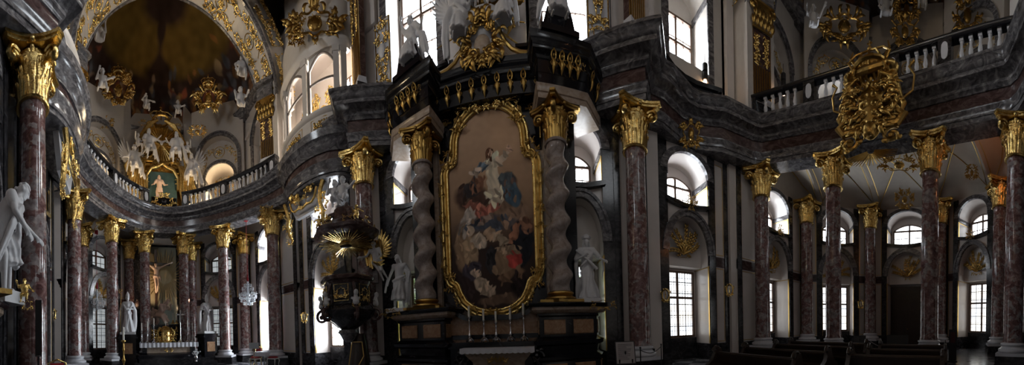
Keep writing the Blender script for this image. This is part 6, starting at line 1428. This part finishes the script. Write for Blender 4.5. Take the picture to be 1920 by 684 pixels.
# pier sconces
for px_, py_, d, nm in ((98,588,11.2,'on the white pier beside the massive column'),(570,594,13.2,'on the white pier between the stools and the pulpit'),(1368,543,10.9,'on the white pier behind the first pews'),(1248,553,9.9,'on the narrow pier by the window near the broad column'),(1614,570,15.3,'beside the entrance column with doorway')):
    p = atd(px_, py_, d); M = TR(p.x, p.y, p.z, faceye(p.x, p.y)); t = thing('wall_sconce', 'small oval gilt sconce ' + nm, 'sconce', M=M, group='pier sconces')
    m = MB(); m.tube([(.13*math.cos(k*PI/10), 0, .22*math.sin(k*PI/10)) for k in range(20)], .035, 6, closed=True); rocaille(m, lambda u, v, q=0: V((u,-q,v)), .38, .58, 4, 6, .05, .5); m.build('frame', M_gold, t)
    m = MB(); m.lathe([(.01,-.2),(.10,-.14),(.12,0),(.10,.14),(.01,.2)], 14, (0,.04,0), 1, .35); m.build('plate', M_base, t); m = MB(); m.tube([(0,-.02,-.15),(0,-.12,-.12),(0,-.12,0)], .018, 6); m.lathe([(.03,0),(.035,.02),(.012,.03),(.012,.14)], 8, (0,-.12,0)); m.build('candle_arm', M_gold, t)
# lanterns on the galleries
for px_, py_, d, nm in ((1322,150,11.6,'hanging in the tall window bay over the dark parapet'),(1469,165,13.0,'standing behind the organ gallery balustrade')):
    p = atd(px_, py_, d); t = thing('lantern', 'black lamp with glowing lower end ' + nm, 'lamp', p, 0, 'gallery lamps')
    m = MB(); m.lathe([(.10,-.02),(.12,0),(.12,.28),(.10,.3)], 14); m.lathe([(.12,.34),(.12,.62),(.1,.64)], 14); m.tube([(0,0,.28),(0,0,.36)], .05, 8); m.tube([(0,0,.6),(0,0,1.1)], .012, 5); m.build('housing', M_blackp, t)
    m = MB(); m.lathe([(.02,-.34),(.075,-.3),(.085,-.1),(.06,-.02)], 14); m.build('bulb', M_lamp, t)
# stucco figures on the arches
for px_, py_, d, s, nm, rz in ((186,75,14.8,1.9,'draped white figure at the foot of the sanctuary arch on the near side',0),(192,160,15.6,1.7,'white putto figure below the crowned cartouche on the crozier side',0),(455,140,15.2,1.9,'white figure reclining at the foot of the white transverse arch',0),(452,195,15.6,1.7,'white figure standing between the arch crest and gilt pilaster',0),
    (1660,25,15.4,1.8,'white seated putto beside the feather plume of the gallery',0),(1730,8,15.4,1.8,'white reclining putto on the far side of the feather plume',0),(1525,45,14.4,1.6,'dim white putto on the pier before the first gallery arch',0)):
    p = atd(px_, py_, d); putto(nm, (p.x, p.y, p.z-.6), faceye(p.x, p.y) + .2, s, None, M_stat, None, 'stucco figures of the vaults', None, int(px_))
# ================================================================ furniture and small things
# pews
def pew(label, x0, y0, x1, y1, h=.84):
    a, b = V((x0, y0)), V((x1, y1)); d = (b-a); l = d.length; rz = math.atan2(d.y, d.x); t = thing('pew', label, 'pew', (x0, y0, 0), rz, 'dark oak pews')
    m = MB(); m.box((0,-.03,.12),(l,.02,h)); m.build('backrest', M_wood, t)
    m = MB(); m.box((0,-.07,h),(l,.06,h+.05)); m.tube([(0,-.01,h+.05),(l,-.01,h+.05)], .035, 8); m.build('top_rail', M_wood, t)
    for i in range(max(1, int(l/.9))):
        k = l/max(1, int(l/.9)); m = MB(); m.box((i*k+.12,.015,.3),((i+1)*k-.12,.035,h-.12)); m.build('back_panel', M_wood, t)
    m = MB(); m.box((0,-.45,.42),(l,-.02,.46)); m.build('seat', M_wood, t); m = MB(); m.box((0,.02,.62),(l,.28,.66)); m.build('book_shelf', M_wood, t); m = MB(); m.box((0,.35,.08),(l,.55,.2)); m.build('kneeler', M_wood, t)
    for x in (0, l):
        m = MB(); pr = [(-.5,0),(.32,0),(.30,.3),(.24,.5),(.30,.66),(.18,.74),(.12,.86),(.05,.98),(-.08,1.0),(-.12,.88),(-.2,.75),(-.42,.62),(-.5,.45)]
        m.M = Matrix(((0,1,0,x),(1,0,0,0),(0,0,1,0),(0,0,0,1))); m.prismy(pr, -.045, .045); m.tube(spiral((.02,0,.94), .11, 0, 1.4, 1, 18, (V((1,0,0)), V((0,0,1)))), .035, 6); m.build('carved_end', M_wood, t)
names = ['foremost pew, its back cut by the lower picture edge', 'second pew from the front on the altar side', 'third pew from the front on the altar side', 'rearmost pew on the altar side before the gallery column', 'foremost pew across the aisle, by the speaker post', 'second pew across the aisle', 'rearmost pew across the aisle below the dark board']
spec = [(3.8,1.6,3.9,-.5),(5.0,1.9,5.1,-.5),(6.3,1.9,6.4,-.5),(7.5,2.2,7.6,-.5),(4.9,-1.1,5.0,-2.9),(6.1,-1.1,6.2,-2.9),(7.4,-1.0,7.5,-2.85)]
for (a, b, c, d), n in zip(spec, names): pew('dark oak ' + n, c, d, a, b) if d < b else pew('dark oak ' + n, a, b, c, d)
# information board
def board(name, label, x, y, rz, w, h, z0, tilt, mat, legs=True, frame=M_blackp, cat='board', text=False):
    t = thing(name, label, cat, (x, y, 0), rz); M = Matrix.Translation((0,0,z0)) @ Matrix.Rotation(-tilt, 4, 'X')
    m = MB(M); m.box((-w/2,-.012,0),(w/2,.012,h)); m.build('panel', mat, t)
    m = MB(M)
    for a, b in (((-w/2-.02,-.018,-.02),(w/2+.02,.018,0)),((-w/2-.02,-.018,h),(w/2+.02,.018,h+.02)),((-w/2-.02,-.018,0),(-w/2,.018,h)),((w/2,-.018,0),(w/2+.02,.018,h))): m.box(a, b)
    m.build('frame', frame, t)
    if text:
        m = MB(M); rr = random.Random(2)
        for k in range(14): m.box((-w*.40,-.0145,h*(.88-.055*k)),(-w*.40 + w*rr.uniform(.45,.8),-.012,h*(.88-.055*k)+.008))
        m.build('printed_line', M_blackp, t)
    if legs:
        for s in (-1, 1): m = MB(); m.tube([(s*w*.35,0,z0+.1),(s*w*.35,.05,.0)], .02, 6); m.build('leg', M_blackp, t)
        m = MB(); m.tube([(0,.05,z0+.3),(0,.45,0)], .02, 6); m.build('rear_leg', M_blackp, t)
p = atd(1174, 676, 6.6); board('information_board', 'grey tilted information board on a stand before the broad red column', p.x, p.y, faceye(p.x, p.y)+.15, .46, .55, .62, .35, M_paper, text=True)
p = atd(1612, 645, 9.9); board('display_board', 'dark tilted panel on the pew end before the entrance column', p.x, p.y, faceye(p.x, p.y), .42, .42, .62, .25, M_blackp)
p = atd(1683, 645, 9.7); board('display_board', 'wider dark panel before the entrance door', p.x, p.y, faceye(p.x, p.y), .75, .45, .62, .2, M_blackp)
# rope barrier near the broad column
posts = []
for i, (px_, py_, d) in enumerate(((1201,672,7.3),(1240,664,8.3))):
    p = atd(px_, py_, d); t = thing('barrier_post', ['thin barrier post close to the information board', 'thin leaning barrier post by the narrow pier'][i], 'barrier', (p.x, p.y, 0)); h = .92
    m = MB(); m.lathe([(.15,0),(.15,.02),(.03,.04)], 16); m.build('foot', M_iron, t); m = MB(); m.tube([(0,0,.03),(0,0,h)], .018, 8); m.ell((0,0,h+.02), .03, 8, 6); m.build('post', M_iron, t); posts.append(V((p.x, p.y, h-.04)))
m = MB(); m.tube([posts[0].lerp(posts[1], i/12) - V((0,0,.14*math.sin(PI*i/12))) for i in range(13)], .012, 6); tag(m.build('barrier_rope', M_iron), 'dark rope slung between the two thin barrier posts', 'rope')
a, b = atd(1632, 640, 10.6), atd(1672, 652, 10.6); m = MB(); m.tube([a.lerp(b, i/10) - V((0,0,.08*math.sin(PI*i/10))) for i in range(11)], .015, 6); tag(m.build('barrier_rope', M_paper), 'pale rope slack between the dark panels behind the pews', 'rope')
# dark post-shaped board by the window
p = atd(1786, 672, 10.6); t = thing('info_pillar', 'tall narrow black board standing on the floor before the entrance window', 'board', (p.x, p.y, 0), faceye(p.x, p.y)); m = MB(); m.box((-.15,-.03,.04),(.15,.03,1.28)); m.build('slab', M_blackp, t)
m = MB(); m.box((-.19,-.12,0),(.19,.12,.04)); m.build('foot', M_blackp, t); m = MB(); m.box((-.10,-.034,.75),(.10,-.028,1.18)); m.build('poster', plain('dull red print', (.06,.008,.008), .5), t)
# loudspeaker
p = atd(72, 640, 4.75); t = thing('column_speaker', 'slim black column loudspeaker in front of the massive red column', 'speaker', (p.x, p.y, 0), faceye(p.x, p.y)); m = MB(); m.box((-.055,-.05,1.28),(.055,.06,2.28)); m.build('cabinet', M_blackp, t)
m = MB(); m.box((-.045,-.056,1.33),(.045,-.05,2.24)); m.build('grille', M_iron, t); m = MB(); m.tube([(0,0,.03),(0,0,1.3)], .018, 8); m.build('pole', M_iron, t); m = MB(); m.lathe([(.2,0),(.2,.02),(.03,.05)], 18); m.build('foot', M_iron, t); m = MB(); m.box((-.035,-.058,1.285),(.035,-.05,1.305)); m.build('name_plate', M_silver, t)
# stools and chair
def stool(label, px_, py_, d, rz, gold=False, back=False):
    p = atd(px_, py_, d); t = thing('stool' if not back else 'chair', label, 'stool' if not back else 'chair', (p.x, p.y, 0), rz); mt = M_wpaint if not gold else M_gold
    m = MB(); m.box((-.26,-.22,.40),(.26,.22,.455)); m.build('seat_frame', mt, t)
    m = MB(); m.lathe([(.02,.45),(.25,.455),(.27,.49),(.22,.53),(.02,.545)], 20, (0,0,0), 1, .85, lambda a, z: 1 + .12*abs(math.sin(2*a))**2); m.build('cushion', M_velvet, t)
    for sx in (-1, 1):
        for sy in (-1, 1): m = MB(); m.tube([(sx*.23,sy*.19,.42),(sx*.255,sy*.215,.32),(sx*.22,sy*.185,.14),(sx*.245,sy*.20,.0)], [.032,.03,.018,.02], 7); m.build('leg', mt, t)
    if back:
        m = MB(); m.tube([(-.23,.2,.45),(-.25,.25,.95),(0,.28,1.05),(.25,.25,.95),(.23,.2,.45)], .025, 7); m.build('back_frame', mt, t); m = MB(); m.cbox((0,.245,.75),(.19,.03,.2)); m.build('backrest', M_velvet, t)
stool('white lacquered stool with red velvet seat beside the small table', 512, 672, 14.4, .4)
stool('white stool with red seat partly behind the music stand', 478, 670, 14.6, .1)
stool('red velvet chair in the near corner beside the massive column', 103, 684, 7.6, -1.1, True, True)
stool('gilt armless chair with open back behind the small table', 480, 664, 15.3, .3, True, True)
p = atd(493, 655, 14.9); t = thing('small_table', 'small table with white cloth by the sanctuary column', 'table', (p.x, p.y, 0), .3); m = MB(); m.box((-.4,-.3,.74),(.4,.3,.77)); m.build('tabletop', M_wpaint, t)
for sx in (-1, 1):
    for sy in (-1, 1): m = MB(); m.tube([(sx*.35,sy*.25,.74),(sx*.33,sy*.24,.3),(sx*.36,sy*.27,0)], [.03,.02,.022], 6); m.build('leg', M_wpaint, t)
m = MB(); m.grid(lambda u, v: V((max(-.43, min(.43, (u-.5)*1.3)), max(-.33, min(.33, (v-.5)*1.1)), .785 - max(0, abs((u-.5)*1.3)-.43)*1.2 - max(0, abs((v-.5)*1.1)-.33)*1.1 + .01*math.sin(u*20)*math.sin(v*17))), 40, 32); o = m.build('table_cloth', M_cloth); o.location = (p.x, p.y, 0); o.rotation_euler.z = .3; tag(o, 'white cloth hanging over the small sanctuary table', 'cloth')
p = atd(476, 650, 14.2); t = thing('music_stand', 'grey music stand with open sheet before the pinkish columns', 'stand', (p.x, p.y, 0), faceye(p.x, p.y)); m = MB(Matrix.Translation((0,0,.98)) @ Matrix.Rotation(-.3, 4, 'X')); m.box((-.26,-.01,0),(.26,.01,.34)); m.build('desk', plain('grey sheet', (.30,.32,.33), .6), t); m = MB(); m.tube([(0,0,.05),(0,0,1.0)], .018, 7); m.build('pole', M_gold, t)
for k in range(3): a = k*2*PI/3; m = MB(); m.tube([(0,0,.25),(.28*math.cos(a),.28*math.sin(a),.01)], .013, 6); m.build('leg', M_gold, t)
# paschal candlestick
p = atd(232, 684, 11.0); t = thing('paschal_candlestick', 'tall turned brass floor candlestick with thick candle before the crozier bishop', 'candlestick', (p.x, p.y, 0)); m = MB(); m.lathe([(.02,.06),(.16,.07),(.12,.12),(.05,.2),(.04,.32),(.07,.38),(.04,.44),(.03,.6),(.06,.68),(.085,.75),(.05,.82),(.03,.9),(.03,1.1),(.06,1.18),(.03,1.26),(.03,1.45),(.1,1.52),(.1,1.56),(.05,1.58)], 18); m.build('stem', M_dgold, t)
for k in range(3): a = k*2*PI/3; m = MB(); m.tube([(.08*math.cos(a),.08*math.sin(a),.12),(.16*math.cos(a),.16*math.sin(a),.09),(.2*math.cos(a),.2*math.sin(a),.02)], [.04,.045,.04], 7); m.build('foot', M_dgold, t)
m = MB(); m.lathe([(.045,1.57),(.045,2.1),(.03,2.115)], 14); m.build('candle', M_wax, t)
p = atd(367, 656, 15.0); t = thing('flower_vase', 'small white vase with pale flowers on the altar step', 'vase', (p.x, p.y, .34)); m = MB(); m.lathe([(.08,0),(.06,.04),(.12,.2),(.08,.3),(.1,.33)], 14); m.build('vase', M_silver, t); m = MB(); rr = random.Random(1)
for k in range(24): m.ell((rr.gauss(0,.08), rr.gauss(0,.08), .42 + rr.uniform(-.06,.14)), .04, 6, 4)
m.build('flower', M_stat, t)

# warm lamp under the gallery vault
t = thing('wall_lamp', 'orange lamp hidden behind the capital of the end gallery column', 'lamp', (10.95, -5.35, 7.95)); m = MB(); m.lathe([(.03,-.12),(.09,-.05),(.10,.08),(.05,.13)], 14); m.build('bulb', emis('orange lamp glow', (1,.36,.12), 30)[0], t); m = MB(); m.tube([(0,0,-.1),(0,-.1,-.2),(0,-.38,-.2)], .02, 6); m.build('bracket', M_iron, t)
